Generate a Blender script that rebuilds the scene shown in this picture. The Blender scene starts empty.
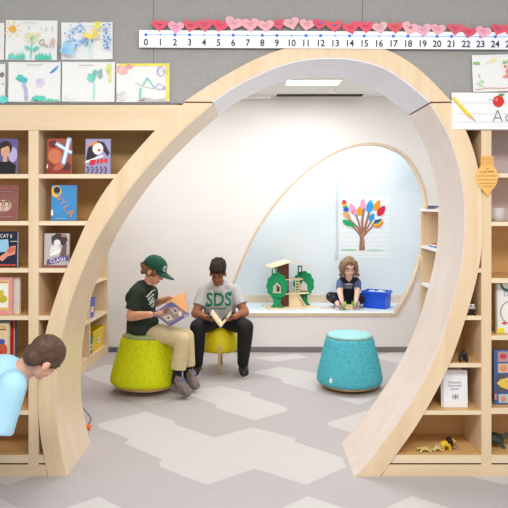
import bpy, bmesh, math, random
from mathutils import Vector as V, Matrix as M, Euler
from mathutils.bvhtree import BVHTree
random.seed(7)
SC = bpy.context.scene
COL = SC.collection
F = 640.0; CX = 254.0; HY = 204.0; EYE = 1.478
R = math.radians

def P(px, py, Y):
    return V(((px-CX)*Y/F, Y, EYE-(py-HY)*Y/F))
def G(px, py, z=0.0):
    Y = F*(EYE-z)/(py-HY)
    return V(((px-CX)*Y/F, Y, z))

# ------------------------------------------------------------ materials
def lin(c):
    out = []
    for v in c:
        v /= 255.0
        out.append(v/12.92 if v <= .04045 else ((v+.055)/1.055)**2.4)
    return tuple(out)+(1.0,)
MATS = {}
def new_mat(name):
    m = bpy.data.materials.new(name); m.use_nodes = True
    nt = m.node_tree; b = nt.nodes['Principled BSDF']
    return m, nt, b
def mat(c, rough=.6, var=.04, scale=30, bump=0, spec=.4, name=None, sheen=0):
    key = (tuple(c), rough, var, scale, bump, spec, sheen)
    if key in MATS: return MATS[key]
    m, nt, b = new_mat(name or 'paint_%d_%d_%d' % tuple(int(v) for v in c))
    L = nt.links.new
    b.inputs['Roughness'].default_value = rough
    b.inputs['Specular IOR Level'].default_value = spec
    if sheen: b.inputs['Sheen Weight'].default_value = sheen
    tc = nt.nodes.new('ShaderNodeTexCoord')
    n = nt.nodes.new('ShaderNodeTexNoise'); n.inputs['Scale'].default_value = scale; n.inputs['Detail'].default_value = 3
    L(tc.outputs['Object'], n.inputs['Vector'])
    r = nt.nodes.new('ShaderNodeValToRGB')
    lc = lin(c)
    r.color_ramp.elements[0].position = .3; r.color_ramp.elements[1].position = .7
    r.color_ramp.elements[0].color = tuple(x*(1-var) for x in lc[:3])+(1,)
    r.color_ramp.elements[1].color = tuple(min(1, x*(1+var)) for x in lc[:3])+(1,)
    L(n.outputs['Fac'], r.inputs['Fac']); L(r.outputs['Color'], b.inputs['Base Color'])
    if bump:
        bp = nt.nodes.new('ShaderNodeBump'); bp.inputs['Strength'].default_value = bump; bp.inputs['Distance'].default_value = .01
        L(n.outputs['Fac'], bp.inputs['Height']); L(bp.outputs['Normal'], b.inputs['Normal'])
    MATS[key] = m
    return m
def wood(name, c1, c2, axis='z', scale=5.0, rough=.42, stretch=.09, coat=0):
    m, nt, b = new_mat(name); L = nt.links.new
    b.inputs['Roughness'].default_value = rough
    b.inputs['Specular IOR Level'].default_value = .35
    if coat: b.inputs['Coat Weight'].default_value = coat; b.inputs['Coat Roughness'].default_value = .3
    tc = nt.nodes.new('ShaderNodeTexCoord'); mp = nt.nodes.new('ShaderNodeMapping')
    s = [scale]*3; s['xyz'.index(axis)] = scale*stretch
    mp.inputs['Scale'].default_value = s
    L(tc.outputs['Object'], mp.inputs['Vector'])
    n = nt.nodes.new('ShaderNodeTexNoise'); n.inputs['Scale'].default_value = 2.2; n.inputs['Detail'].default_value = 6
    n.inputs['Distortion'].default_value = .6
    L(mp.outputs['Vector'], n.inputs['Vector'])
    n2 = nt.nodes.new('ShaderNodeTexNoise'); n2.inputs['Scale'].default_value = 22; n2.inputs['Detail'].default_value = 2
    L(mp.outputs['Vector'], n2.inputs['Vector'])
    mx = nt.nodes.new('ShaderNodeMath'); mx.operation = 'MULTIPLY_ADD'; mx.inputs[1].default_value = .35
    L(n2.outputs['Fac'], mx.inputs[0]); L(n.outputs['Fac'], mx.inputs[2])
    r = nt.nodes.new('ShaderNodeValToRGB')
    r.color_ramp.elements[0].position = .45; r.color_ramp.elements[1].position = .9
    r.color_ramp.elements[0].color = lin(c1); r.color_ramp.elements[1].color = lin(c2)
    L(mx.outputs[0], r.inputs['Fac']); L(r.outputs['Color'], b.inputs['Base Color'])
    return m
def speckle(name, c1, c2, c3, scale=28):
    m, nt, b = new_mat(name); L = nt.links.new
    b.inputs['Roughness'].default_value = .85; b.inputs['Specular IOR Level'].default_value = .15
    tc = nt.nodes.new('ShaderNodeTexCoord')
    n = nt.nodes.new('ShaderNodeTexNoise'); n.inputs['Scale'].default_value = scale; n.inputs['Detail'].default_value = 4
    n.inputs['Roughness'].default_value = .65
    L(tc.outputs['Object'], n.inputs['Vector'])
    r = nt.nodes.new('ShaderNodeValToRGB'); e = r.color_ramp.elements
    e[0].position = .30; e[0].color = lin(c1); e[1].position = .42; e[1].color = lin(c2)
    k = e.new(.72); k.color = lin(c3)
    L(n.outputs['Fac'], r.inputs['Fac']); L(r.outputs['Color'], b.inputs['Base Color'])
    return m
def emit(name, c, s):
    m, nt, b = new_mat(name)
    b.inputs['Emission Color'].default_value = lin(c); b.inputs['Emission Strength'].default_value = s
    b.inputs['Base Color'].default_value = lin(c)
    return m
def weave(name, c1, c2, s=260):
    m, nt, b = new_mat(name); L = nt.links.new
    b.inputs['Roughness'].default_value = .9; b.inputs['Specular IOR Level'].default_value = .1
    tc = nt.nodes.new('ShaderNodeTexCoord')
    w1 = nt.nodes.new('ShaderNodeTexNoise'); w2 = nt.nodes.new('ShaderNodeTexNoise')
    for w, sc in ((w1, (s, s, 12)), (w2, (12, s, s))):
        mp = nt.nodes.new('ShaderNodeMapping'); mp.inputs['Scale'].default_value = sc
        L(tc.outputs['Object'], mp.inputs['Vector']); L(mp.outputs['Vector'], w.inputs['Vector'])
        w.inputs['Scale'].default_value = 1; w.inputs['Detail'].default_value = 1
    a = nt.nodes.new('ShaderNodeMath'); a.operation = 'ADD'
    L(w1.outputs['Fac'], a.inputs[0]); L(w2.outputs['Fac'], a.inputs[1])
    r = nt.nodes.new('ShaderNodeMapRange'); r.inputs['From Min'].default_value = .5; r.inputs['From Max'].default_value = 1.5
    L(a.outputs[0], r.inputs['Value'])
    x = nt.nodes.new('ShaderNodeMix'); x.data_type = 'RGBA'
    x.inputs['A'].default_value = lin(c1); x.inputs['B'].default_value = lin(c2)
    L(r.outputs['Result'], x.inputs['Factor']); L(x.outputs['Result'], b.inputs['Base Color'])
    return m
def glassy(name, c=(245, 248, 250), alpha=.25):
    m, nt, b = new_mat(name)
    b.inputs['Base Color'].default_value = lin(c); b.inputs['Roughness'].default_value = .08
    b.inputs['Transmission Weight'].default_value = .85; b.inputs['IOR'].default_value = 1.2
    return m

# ------------------------------------------------------------ objects
def tag(o, label=None, cat=None, group=None, kind=None):
    if label: o['label'] = label
    if cat: o['category'] = cat
    if group: o['group'] = group
    if kind: o['kind'] = kind
    return o
def thing(name, label, cat, loc=(0, 0, 0), rz=0, group=None, rot=None):
    o = bpy.data.objects.new(name, None); COL.objects.link(o)
    o.empty_display_size = .05
    o.location = loc; o.rotation_euler = rot if rot else (0, 0, rz)
    return tag(o, label, cat, group)
def link(name, me, mats, parent=None, label=None, smooth=False):
    o = bpy.data.objects.new(name, me); COL.objects.link(o)
    for m in (mats if isinstance(mats, (list, tuple)) else [mats]): me.materials.append(m)
    if smooth:
        for p in me.polygons: p.use_smooth = True
    if parent: o.parent = parent
    if label: o['label'] = label
    return o
def obj(name, bm, mats, parent=None, label=None, smooth=False, bevel=0, fix=True):
    if fix: bmesh.ops.recalc_face_normals(bm, faces=bm.faces[:])
    me = bpy.data.meshes.new(name); bm.to_mesh(me); bm.free()
    o = link(name, me, mats, parent, label, smooth)
    if bevel:
        b = o.modifiers.new('bevel', 'BEVEL'); b.width = bevel; b.segments = 2; b.limit_method = 'ANGLE'
    return o
def struct(name, bm, m, **k):
    return tag(obj(name, bm, m, **k), kind='structure')
def BM(): return bmesh.new()
def box(bm, a, b, mi=0, T=None):
    x0, y0, z0 = a; x1, y1, z1 = b
    co = [(x0, y0, z0), (x1, y0, z0), (x1, y1, z0), (x0, y1, z0), (x0, y0, z1), (x1, y0, z1), (x1, y1, z1), (x0, y1, z1)]
    vs = [bm.verts.new((T @ V(c)) if T else c) for c in co]
    for f in ((0, 3, 2, 1), (4, 5, 6, 7), (0, 1, 5, 4), (1, 2, 6, 5), (2, 3, 7, 6), (3, 0, 4, 7)):
        bm.faces.new([vs[i] for i in f]).material_index = mi
    return bm
def BX(a, b, T=None): return box(BM(), a, b, 0, T)
def tube(bm, pts, r, n=8, mi=0, cap=True):
    pts = [V(p) for p in pts]; rs = r if isinstance(r, (list, tuple)) else [r]*len(pts)
    rings = []; up = None
    for i, p in enumerate(pts):
        d = (pts[min(i+1, len(pts)-1)]-pts[max(i-1, 0)]).normalized()
        if up is None: up = d.orthogonal().normalized()
        up = (up-d*up.dot(d)).normalized(); s = d.cross(up)
        rings.append([bm.verts.new(p+(up*math.cos(2*math.pi*k/n)+s*math.sin(2*math.pi*k/n))*rs[i]) for k in range(n)])
    for a, b in zip(rings, rings[1:]):
        for k in range(n):
            bm.faces.new((a[k], a[(k+1) % n], b[(k+1) % n], b[k])).material_index = mi
    if cap:
        bm.faces.new(rings[0][::-1]).material_index = mi; bm.faces.new(rings[-1]).material_index = mi
    return bm
def lathe(bm, prof, n=48, mi=0, c=(0, 0, 0)):
    rings = []
    for r, z in prof:
        if r < 1e-5: rings.append([bm.verts.new((c[0], c[1], c[2]+z))])
        else: rings.append([bm.verts.new((c[0]+r*math.cos(2*math.pi*k/n), c[1]+r*math.sin(2*math.pi*k/n), c[2]+z)) for k in range(n)])
    for a, b in zip(rings, rings[1:]):
        for k in range(n):
            if len(a) == 1 and len(b) == 1: continue
            if len(a) == 1: f = (a[0], b[k], b[(k+1) % n])
            elif len(b) == 1: f = (a[k], a[(k+1) % n], b[0])
            else: f = (a[k], a[(k+1) % n], b[(k+1) % n], b[k])
            bm.faces.new(f).material_index = mi
    return bm
def ell(bm, c, r, rot=None, nu=16, nv=10, mi=0):
    T = M.Translation(V(c)) @ (rot.to_matrix().to_4x4() if rot else M.Identity(4))
    rings = []
    for j in range(nv+1):
        t = math.pi*j/nv
        if j in (0, nv): rings.append([bm.verts.new(T @ V((0, 0, r[2]*math.cos(t))))])
        else: rings.append([bm.verts.new(T @ V((r[0]*math.sin(t)*math.cos(2*math.pi*k/nu), r[1]*math.sin(t)*math.sin(2*math.pi*k/nu), r[2]*math.cos(t)))) for k in range(nu)])
    for a, b in zip(rings, rings[1:]):
        for k in range(nu):
            if len(a) == 1: f = (a[0], b[k], b[(k+1) % nu])
            elif len(b) == 1: f = (a[k], b[0], a[(k+1) % nu])
            else: f = (a[k], b[k], b[(k+1) % nu], a[(k+1) % nu])
            bm.faces.new(f).material_index = mi
    return bm
def prism(bm, poly, y0, y1, mi=0):
    """poly of (x,z), extruded in y"""
    a = [bm.verts.new((x, y0, z)) for x, z in poly]; b = [bm.verts.new((x, y1, z)) for x, z in poly]
    bm.faces.new(a).material_index = mi; bm.faces.new(b[::-1]).material_index = mi
    n = len(poly)
    for i in range(n): bm.faces.new((a[i], b[i], b[(i+1) % n], a[(i+1) % n])).material_index = mi
    return bm
def catmull(pts, n):
    pts = [V((p[0], p[1])) for p in pts]
    q = [pts[0]*2-pts[1]]+pts+[pts[-1]*2-pts[-2]]
    dense = []
    for i in range(1, len(q)-2):
        for k in range(12):
            t = k/12; a, b, c, d = q[i-1], q[i], q[i+1], q[i+2]
            dense.append(.5*((2*b)+(c-a)*t+(2*a-5*b+4*c-d)*t*t+(3*b-a-3*c+d)*t**3))
    dense.append(pts[-1])
    L = [0]
    for a, b in zip(dense, dense[1:]): L.append(L[-1]+(b-a).length)
    out = []; j = 0
    for k in range(n+1):
        s = L[-1]*k/n
        while j < len(L)-2 and L[j+1] < s: j += 1
        t = (s-L[j])/max(1e-9, L[j+1]-L[j]); out.append(dense[j].lerp(dense[j+1], t))
    return out
def smooth_pts(p, it=2):
    for _ in range(it):
        p = [p[0]]+[(p[i-1]+p[i]*2+p[i+1])/4 for i in range(1, len(p)-1)]+[p[-1]]
    return p

# ------------------------------------------------------------ flat art
TXT = {}
def text_mesh(s):
    if s in TXT: return TXT[s]
    c = bpy.data.curves.new('txt', 'FONT'); c.body = s.lstrip('*'); c.size = 1; c.resolution_u = 3; c.offset = .022 if s[0] == '*' else 0
    c.align_x = 'CENTER'; c.align_y = 'CENTER'
    o = bpy.data.objects.new('txt', c); COL.objects.link(o)
    me = bpy.data.meshes.new_from_object(o.evaluated_get(bpy.context.evaluated_depsgraph_get()))
    d = ([v.co.copy() for v in me.vertices], [tuple(p.vertices) for p in me.polygons])
    bpy.data.objects.remove(o); bpy.data.curves.remove(c); bpy.data.meshes.remove(me)
    TXT[s] = d
    return d
def soft(c, k):
    return tuple(v+(240-v)*k for v in c)
def art(name, parent, o, ux, uz, shapes, step=.0003, base=.0006, rough=.6, proj=None, label=None, var=.06, vscale=60, jit=0):
    """shapes in metres on the plane o + ux*x + uz*z, facing ux x uz.
    ('p',col,pts) ('e',col,cx,cz,rx,rz[,rot]) ('l',col,pts,width) ('t',col,text,x,z,size[,rot,sx])"""
    o = V(o); ux = V(ux).normalized(); uz = V(uz).normalized(); n = ux.cross(uz)
    bm = BM(); mats = []
    def mi(c):
        m = mat(c, rough=rough, var=var, scale=vscale)
        if m not in mats: mats.append(m)
        return mats.index(m)
    off = base; jr = random.Random(len(shapes))
    def poly(pts, i):
        vs = [bm.verts.new(o+ux*x+uz*z+n*off) for x, z in pts]
        f = bm.faces.new(vs); f.material_index = i
        f.normal_update()
        if f.normal.dot(n) < 0: f.normal_flip()
    for s in shapes:
        k, c = s[0], mi(s[1]); off += step
        if k == 'p': poly(s[2], c)
        elif k == 'e':
            a = s[6] if len(s) > 6 else 0
            poly([(s[2]+k_*(s[4]*math.cos(t)*math.cos(a)-s[5]*math.sin(t)*math.sin(a)), s[3]+k_*(s[4]*math.cos(t)*math.sin(a)+s[5]*math.sin(t)*math.cos(a)))
                  for t, k_ in ((2*math.pi*q/16, 1+jit*jr.uniform(-1, .7)) for q in range(16))], c)
        elif k == 'l':
            pts = [V(p) for p in s[2]]; w = s[3]/2
            for a, b in zip(pts, pts[1:]):
                d = (b-a).normalized(); q = V((-d.y, d.x))*w; e = d*w*.4
                poly([tuple(a-q-e), tuple(b-q+e), tuple(b+q+e), tuple(a+q-e)], c); off += min(step*.12, .00002)
        elif k == 't':
            vs, fs = text_mesh(s[2]); a = s[6] if len(s) > 6 else 0; sx = s[7] if len(s) > 7 else 1
            new = []
            for v in vs:
                x = v.x*s[5]*sx; z = v.y*s[5]
                new.append(bm.verts.new(o+ux*(s[3]+x*math.cos(a)-z*math.sin(a))+uz*(s[4]+x*math.sin(a)+z*math.cos(a))+n*off))
            for f in fs:
                fc = bm.faces.new([new[i] for i in f]); fc.material_index = c
                fc.normal_update()
                if fc.normal.dot(n) < 0: fc.normal_flip()
    if proj is not None:
        bmesh.ops.triangulate(bm, faces=bm.faces[:])
        for _ in range(2): bmesh.ops.subdivide_edges(bm, edges=[e for e in bm.edges if e.calc_length() > .012], cuts=1, use_grid_fill=False)
        bmesh.ops.triangulate(bm, faces=bm.faces[:])
        me = proj.data
        t = BVHTree.FromPolygons([v.co for v in me.vertices], [tuple(p.vertices) for p in me.polygons])
        for v in bm.verts:
            h = (v.co-o).dot(n)
            src = v.co+n*.25
            hit = t.ray_cast(src, -n)
            if hit[0] is not None: v.co = hit[0]+n*(.0012+h)
    return obj(name, bm, mats, parent, label, fix=False)

# ------------------------------------------------------------ organic bodies
class Blob:
    def __init__(s): s.bm = BM()
    def s(s, c, r, rot=None):
        ell(s.bm, c, (r, r, r) if not isinstance(r, (tuple, list)) else r, rot, 20, 12); return s
    def c(s, p1, r1, p2, r2, flat1=False, flat2=False, squash=None, n=16):
        p1 = V(p1); p2 = V(p2); d = (p2-p1); Ln = d.length; d = d/Ln
        u = d.orthogonal().normalized()
        if squash:                                    # (direction, factor): thinner along that direction
            w = V(squash[0]); w = (w-d*w.dot(d)).normalized(); u = w; fu = squash[1]
        else: fu = 1
        v = d.cross(u); prof = []
        K = 5
        if flat1: prof += [(0, 0), (1.0*r1, 0)]
        else: prof += [(r1*math.sin(math.pi/2*k/K), -r1*math.cos(math.pi/2*k/K)) for k in range(K+1)]
        if flat2: prof += [(r2, Ln), (0, Ln)]
        else: prof += [(r2*math.cos(math.pi/2*k/K), Ln+r2*math.sin(math.pi/2*k/K)) for k in range(K+1)]
        rings = []
        for r, t in prof:
            if r < 1e-6: rings.append([s.bm.verts.new(p1+d*t)])
            else: rings.append([s.bm.verts.new(p1+d*t+(u*math.cos(2*math.pi*k/n)*fu+v*math.sin(2*math.pi*k/n))*r) for k in range(n)])
        for a, b in zip(rings, rings[1:]):
            for k in range(n):
                if len(a) == 1 and len(b) == 1: continue
                if len(a) == 1: f = (a[0], b[k], b[(k+1) % n])
                elif len(b) == 1: f = (a[k], a[(k+1) % n], b[0])
                else: f = (a[k], a[(k+1) % n], b[(k+1) % n], b[k])
                s.bm.faces.new(f)
        return s
    def chain(s, pr, **k):
        for (a, ra), (b, rb) in zip(pr, pr[1:]): s.c(a, ra, b, rb, **k)
        return s
    def build(s, name, m, parent, voxel=.006, it=4, label=None, noise=0, nscale=30):
        bmesh.ops.recalc_face_normals(s.bm, faces=s.bm.faces[:])
        me = bpy.data.meshes.new('tmp'); s.bm.to_mesh(me); s.bm.free()
        o = bpy.data.objects.new('tmp', me); COL.objects.link(o)
        r = o.modifiers.new('r', 'REMESH'); r.mode = 'VOXEL'; r.voxel_size = voxel
        sm = o.modifiers.new('s', 'SMOOTH'); sm.factor = .5; sm.iterations = it
        out = bpy.data.meshes.new_from_object(o.evaluated_get(bpy.context.evaluated_depsgraph_get()))
        bpy.data.objects.remove(o); bpy.data.meshes.remove(me)
        if noise:
            from mathutils import noise as N
            ns = [v.normal.copy() for v in out.vertices]
            for v, nn in zip(out.vertices, ns): v.co += nn*noise*N.noise(v.co*nscale)
        out.name = name
        return link(name, out, m, parent, label, smooth=True)
def frame(fwd, up):
    f = V(fwd).normalized(); u = V(up); u = (u-f*u.dot(f)).normalized(); r = f.cross(u)
    return M((r, f, u)).transposed()        # columns: right, forward, up
def head(b, c, Fm, k=1.0):
    c = V(c); W = lambda x, y, z: c+Fm @ (V((x, y, z))*k)
    q = Fm.to_quaternion()
    b.s(W(0, -.012, .03), (.071*k, .088*k, .082*k), q)
    b.s(W(0, .028, -.03), (.056*k, .056*k, .066*k), q)
    b.s(W(0, .062, -.078), (.024*k, .02*k, .02*k), q)
    b.s(W(0, .06, .035), (.05*k, .02*k, .02*k), q)
    for s in (-1, 1):
        b.s(W(s*.034, .055, -.028), (.022*k, .02*k, .024*k), q)
        b.s(W(s*.073, -.008, -.008), (.010*k, .019*k, .028*k), q)
    b.c(W(0, .08, .01), .008*k, W(0, .096, -.022), .0105*k)
    b.s(W(0, .079, -.052), (.018*k, .008*k, .006*k), q)
    b.s(W(0, .077, -.060), (.015*k, .008*k, .006*k), q)
    return W
def face_parts(parent, W, Fm, k, brow, lip, closed=True, eye=(60, 40, 30)):
    q = Fm.to_quaternion()
    for s in (-1, 1):
        bm = BM(); ell(bm, W(s*.03, .0755, .004), (.0125*k, .006*k, .0035*k if closed else .007*k), q)
        obj('eye', bm, mat(eye, .4), parent, smooth=True)
        bm = BM(); tube(bm, [W(s*.014, .082, .022), W(s*.03, .083, .027), W(s*.046, .073, .022)], .0035*k, 6)
        obj('eyebrow', bm, mat(brow, .8), parent)
    bm = BM(); tube(bm, [W(-.021, .0795, -.056), W(-.008, .0868, -.057), W(.008, .0868, -.057), W(.021, .0795, -.056)], .0032*k, 6)
    obj('mouth', bm, mat(lip, .5), parent, smooth=True)
def hand(b, wrist, fwd, palm_n, thumb, k=1.0, curl=.5, spread=.08, rw=.02):
    """fwd: wrist->knuckles, palm_n: the way the palm faces, thumb: the side the thumb is on"""
    w = V(wrist); f = V(fwd).normalized(); n = V(palm_n); n = (n-f*n.dot(f)).normalized()
    t = f.cross(n)
    if t.dot(V(thumb)) < 0: t = -t
    kn = []
    for i, (off, ln) in enumerate(((.024, .060), (.008, .063), (-.008, .060), (-.022, .054))):
        kp = w+f*ln*k+t*off*k
        b.c(w+t*off*.55*k+f*.008*k, .0115*k, kp, .0095*k)
        kn.append(kp)
    b.c(kn[0], .0095*k, kn[3], .0085*k); b.c(w+f*.03*k+t*.012*k, .012*k, w+f*.03*k-t*.012*k, .011*k)
    for i, (kp, L) in enumerate(zip(kn, (.052, .058, .054, .042))):
        a = curl*(1+.08*i); p = kp; r = .0074*k
        side = t*(spread*(1.2-.8*i))
        for j, fr in enumerate((.42, .32, .26)):
            ang = a*(.7+.75*j)
            d = (f*math.cos(ang)+n*math.sin(ang)+side).normalized()
            q = p+d*L*fr*k; b.c(p, r, q, r*.92); p = q; r *= .92
    p0 = w+f*.016*k+t*.018*k; p1 = p0+(f*.55+t*.75+n*.35).normalized()*.026*k; p2 = p1+(f*.85+t*.3+n*.5).normalized()*.022*k; p3 = p2+(f*.95-t*.05+n*.45).normalized()*.018*k
    b.c(p0, .0105*k, p1, .009*k); b.c(p1, .009*k, p2, .008*k); b.c(p2, .008*k, p3, .007*k)
# ------------------------------------------------------------ main materials
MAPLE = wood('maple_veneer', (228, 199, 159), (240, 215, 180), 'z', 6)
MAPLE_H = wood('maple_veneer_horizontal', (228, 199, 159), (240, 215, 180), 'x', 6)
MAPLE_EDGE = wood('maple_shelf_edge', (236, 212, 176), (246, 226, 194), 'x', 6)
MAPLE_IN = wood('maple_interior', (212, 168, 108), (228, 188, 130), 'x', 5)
LINING = wood('crown_veneer_daylit', (234, 230, 243), (242, 239, 248), 'x', 5, .35, .09, .3)  # crown inner face: cool daylight painted into the wood colour
LINING_LEG = wood('right_leg_veneer_daylit', (230, 213, 201), (239, 225, 215), 'z', 6, .38, .09, .4)  # right leg: same wood, made paler to carry the light on it
LINING_LEFT = wood('left_leg_veneer', (224, 200, 166), (236, 214, 182), 'z', 6, .38, .09, .4)  # left leg: least light painted in, close to plain maple
WALLW = mat((234, 231, 229), .8, .01, 4, name='white_wall_paint')
ALCW = mat((226, 234, 238), .75, .01, 3, name='pale_blue_wall_paint')
CEILW = mat((236, 236, 234), .85, .02, 40)
TACK = weave('grey_tackboard_fabric', (154, 151, 148), (176, 173, 169), 420)
CARPET = weave('grey_carpet', (172, 166, 166), (192, 186, 186), 420)
CARPET_L = weave('light_carpet', (194, 189, 187), (208, 204, 202), 420)
BASEB = mat((128, 122, 120), .6, .03)
DARK = mat((26, 24, 22), .7, .05)
BLACK = mat((24, 23, 24), .6, .06)
WHITE = mat((245, 244, 241), .6, .01)
PAPER = mat((240, 239, 235), .75, .015, 14, name='drawing_paper')
PINEL = wood('light_plywood', (238, 210, 170), (248, 226, 192), 'x', 12)

YF = 3.48; YB = 3.80; Y1 = 3.47; Y2 = 3.968
def W2(pts, Y=3.48): return [((x-CX)*Y/F, EYE-(y-HY)*Y/F) for x, y in pts]
LO = W2([(48.6,476.8),(44.5,455),(41,437),(39.3,420),(38.8,400),(39.3,380),(41.6,358),(45.9,332),(54.7,302),(64.2,275),(74,252.5),(87,222),(102.4,194),(115,177.2),(130,159),(155.6,130),(184.5,103.2)])
LI = W2([(67.5,476.8),(61.9,453),(57.7,430),(56.3,410),(56.2,396),(57.2,378),(59.6,356),(62.9,334),(67.6,313),(76.8,286),(87,261),(95,243),(107.5,222),(130,189),(140,176),(159,155),(181,132),(213,104.2)])
CO = W2([(184.5,101.8),(206.8,86.8),(232.4,71.5),(251,61.5),(270,53.5),(291,47.3),(315,43.6),(340,42.6),(365,44.8),(389.5,51),(416.4,67.5),(434.3,84.2),(451,101.8)])
CI = W2([(213,102.8),(234.5,87.7),(266,72.2),(284,65.6),(301,61.2),(326.8,58.8),(352.4,60.3),(379,66.8),(396,76),(411,87.2),(429,102.8)])
RO = W2([(451.5,103.2),(465.4,130),(475.5,158),(480.5,190),(482.2,214),(481.9,240),(479.3,263),(474,287),(468.5,306.5),(460,334),(450,362),(441,381),(429.5,402.5),(420,419),(406,440),(388.3,464),(379.6,476.8)])
RI = W2([(429.5,104.2),(440,121),(449,137),(457,161),(462.3,187),(464.6,211),(464,236),(461,264),(455.5,288),(450,309),(443.8,331),(433.4,358),(421,383.5),(408,405.5),(388.5,434),(376,450),(363.7,465.5),(354,476.8)])
N = 44
cLO, cLI, cCO, cCI, cRO, cRI = [smooth_pts(catmull(p, N), 3) for p in (LO, LI, CO, CI, RO, RI)]
def arch_x(z, side):
    c = (cLO+cCO) if side < 0 else (cCO+cRO)
    best = None
    for a, b in zip(c, c[1:]):
        if (a.y-z)*(b.y-z) <= 0 and abs(a.y-b.y) > 1e-9:
            x = a.x+(b.x-a.x)*(z-a.y)/(b.y-a.y)
            if side < 0: best = x if best is None else min(best, x)
            else: best = x if best is None else max(best, x)
    return best

# ------------------------------------------------------------ the arch
arch = thing('wooden_archway', 'big egg-shaped pale plywood archway standing on the floor between the two runs of bookcases', 'archway', (0, Y1, 0))
def band(outer, inner, lining_name, leg_name, lin_mat, th=.006):
    nn = len(outer)
    innr = []
    for i in range(nn):
        d = (inner[min(i+1, nn-1)]-inner[max(i-1, 0)]).normalized(); nrm = V((-d.y, d.x))
        if nrm.dot(outer[i]-inner[i]) < 0: nrm = -nrm
        innr.append(inner[i]+nrm*th)
    def ring(A, B, y0, y1):
        bm = BM(); q = []
        for a, b in zip(A, B):
            q.append([bm.verts.new((p.x, y, max(0, p.y))) for p, y in ((a, y0), (b, y0), (b, y1), (a, y1))])
        for s, t in zip(q, q[1:]):
            for k in range(4): bm.faces.new((s[k], s[(k+1) % 4], t[(k+1) % 4], t[k]))
        bm.faces.new(q[0]); bm.faces.new(q[-1][::-1])
        return bm
    leg = obj(leg_name, ring(outer, innr, 0, Y2-Y1), MAPLE, arch)
    obj(lining_name, ring(innr, inner, .003, Y2-Y1-.003), lin_mat, leg, 'veneer lining on the inner face, daylight tinted into its colour')
band(cLO, cLI, 'lining', 'arch_leg', LINING_LEFT)
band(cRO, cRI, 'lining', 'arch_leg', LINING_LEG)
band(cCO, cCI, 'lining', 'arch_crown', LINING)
for a, b in ((cLO[-1], cLI[-1]), (cRO[0], cRI[0])):
    x0, x1 = sorted((a.x, b.x)); zt = cCO[0].y; zb = a.y
    obj('joint_strip', BX((x0+.012, .012, zb+.0005), (x1-.012, Y2-Y1-.012, zt-.0005)), mat((120, 86, 60), .7), arch, 'dark brown seam between crown and leg')

# ------------------------------------------------------------ floor, walls, ceiling
bm = BM(); box(bm, (-3.2, .3, -.03), (3.2, 7.5, 0))
def cpoly(pts):
    w = [G(x, y) for x, y in pts]
    up = [bm.verts.new((p.x, p.y, .0008)) for p in w]
    f = bm.faces.new(up); f.material_index = 1; f.normal_update()
    if f.normal.z < 0: f.normal_flip()
for p in (
 [(97,424),(146,411.7),(175,421.3),(173.7,424),(214,437.7),(252.8,427.4),(296,438.4),(294,441.6),(343.4,458.1),(343.4,462),(347,466.8),(306,484.9),(254.8,468.7),(207.6,484.9),(190.2,479.2),(160,466.8),(158.5,462.6),(162.7,459.9),(125.5,444.2),(125.5,442),(129.6,439.2),(98,427)],
 [(188,391),(221.3,386),(250.9,392.4),(250.9,396),(286.3,407),(287,411),(254.8,420.7),(215.4,407.7),(216.2,404.2),(188,395)],
 [(251,372.3),(280.4,366.8),(318,373.5),(350,381),(388,394),(358,405),(319.8,392.8),(282.4,382.5),(281.6,379.4)],
 [(327.6,422.7),(365,410.9),(402,421),(380,442),(345,430.6),(329,426)],
 [(252.8,357.7),(298,353.8),(307,357.7),(274.5,361.7)],
 [(282,508),(308,496.3),(343.4,508),(370,520),(330,540),(270,530)],
 [(-40,470),(10,470),(32,477),(7,485.4),(-30,474)],
 [(-40,488),(0,497.8),(16,507.3),(14,530),(-40,540)],
 [(65.5,508),(99.2,496.7),(121,508),(140,520),(90,540),(40,525)],
 [(82,374),(106,364.5),(128,368),(128,388),(112,386),(95,380)],
 [(126,399),(148,405.5),(178,398.5),(172,391),(140,389)],
 [(386,508),(412.3,496),(449,508),(470,520),(410,540),(370,525)],
 [(471,477),(505,485),(540,476),(530,470),(480,470)],
 [(390,352.3),(420,352.3),(440,360),(400,364),(372,357)]):
    cpoly(p)
bmesh.ops.recalc_face_normals(bm, faces=[f for f in bm.faces if f.material_index == 0])
struct('floor', bm, [CARPET, CARPET_L], fix=False)

XL, XR = -1.80, 2.02; YW = 6.39; CZ = 2.55
zt = cCO[0].y
# front tackboard wall: strips that follow the crown
bm = BM()
def wstrip(xs, zlo):
    pts = [(x, z) for x, z in zip(xs, zlo)]
    v = [[bm.verts.new((x, y, zz)) for y, zz in ((3.49, z), (3.49, 2.95), (3.72, 2.95), (3.72, z))] for x, z in pts]
    for s, t in zip(v, v[1:]):
        for k in range(4): bm.faces.new((s[k], s[(k+1) % 4], t[(k+1) % 4], t[k]))
    bm.faces.new(v[0]); bm.faces.new(v[-1][::-1])
zr = P(0, 103.5, 3.49).z
seam1 = P(153.5, 0, 3.49).x; seam2 = P(362.5, 0, 3.49).x
wstrip([-3.2, seam1-.001], [zr, zr])
c1 = [(seam1+.001, zr), (cCO[0].x, zr)]+[(p.x, p.y+.001) for p in cCO]
a = [p for p in c1 if p[0] < seam2-.001]; bpts = [p for p in c1 if p[0] > seam2+.001]
zs = [p for p in c1 if p[0] <= seam2][-1][1]
a.append((seam2-.001, zs)); bpts = [(seam2+.001, zs)]+bpts+[(cCO[-1].x+.002, zr), (3.2, zr)]
wstrip(*zip(*a)); wstrip(*zip(*bpts))
struct('wall_front', bm, TACK)
bm = BM(); box(bm, (seam1-.02, 3.725, zr), (seam1+.02, 3.74, 2.95)); box(bm, (seam2-.02, 3.725, 2.28), (seam2+.02, 3.74, 2.95))
struct('trim_1', bm, mat((100, 98, 96), .8))
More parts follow.
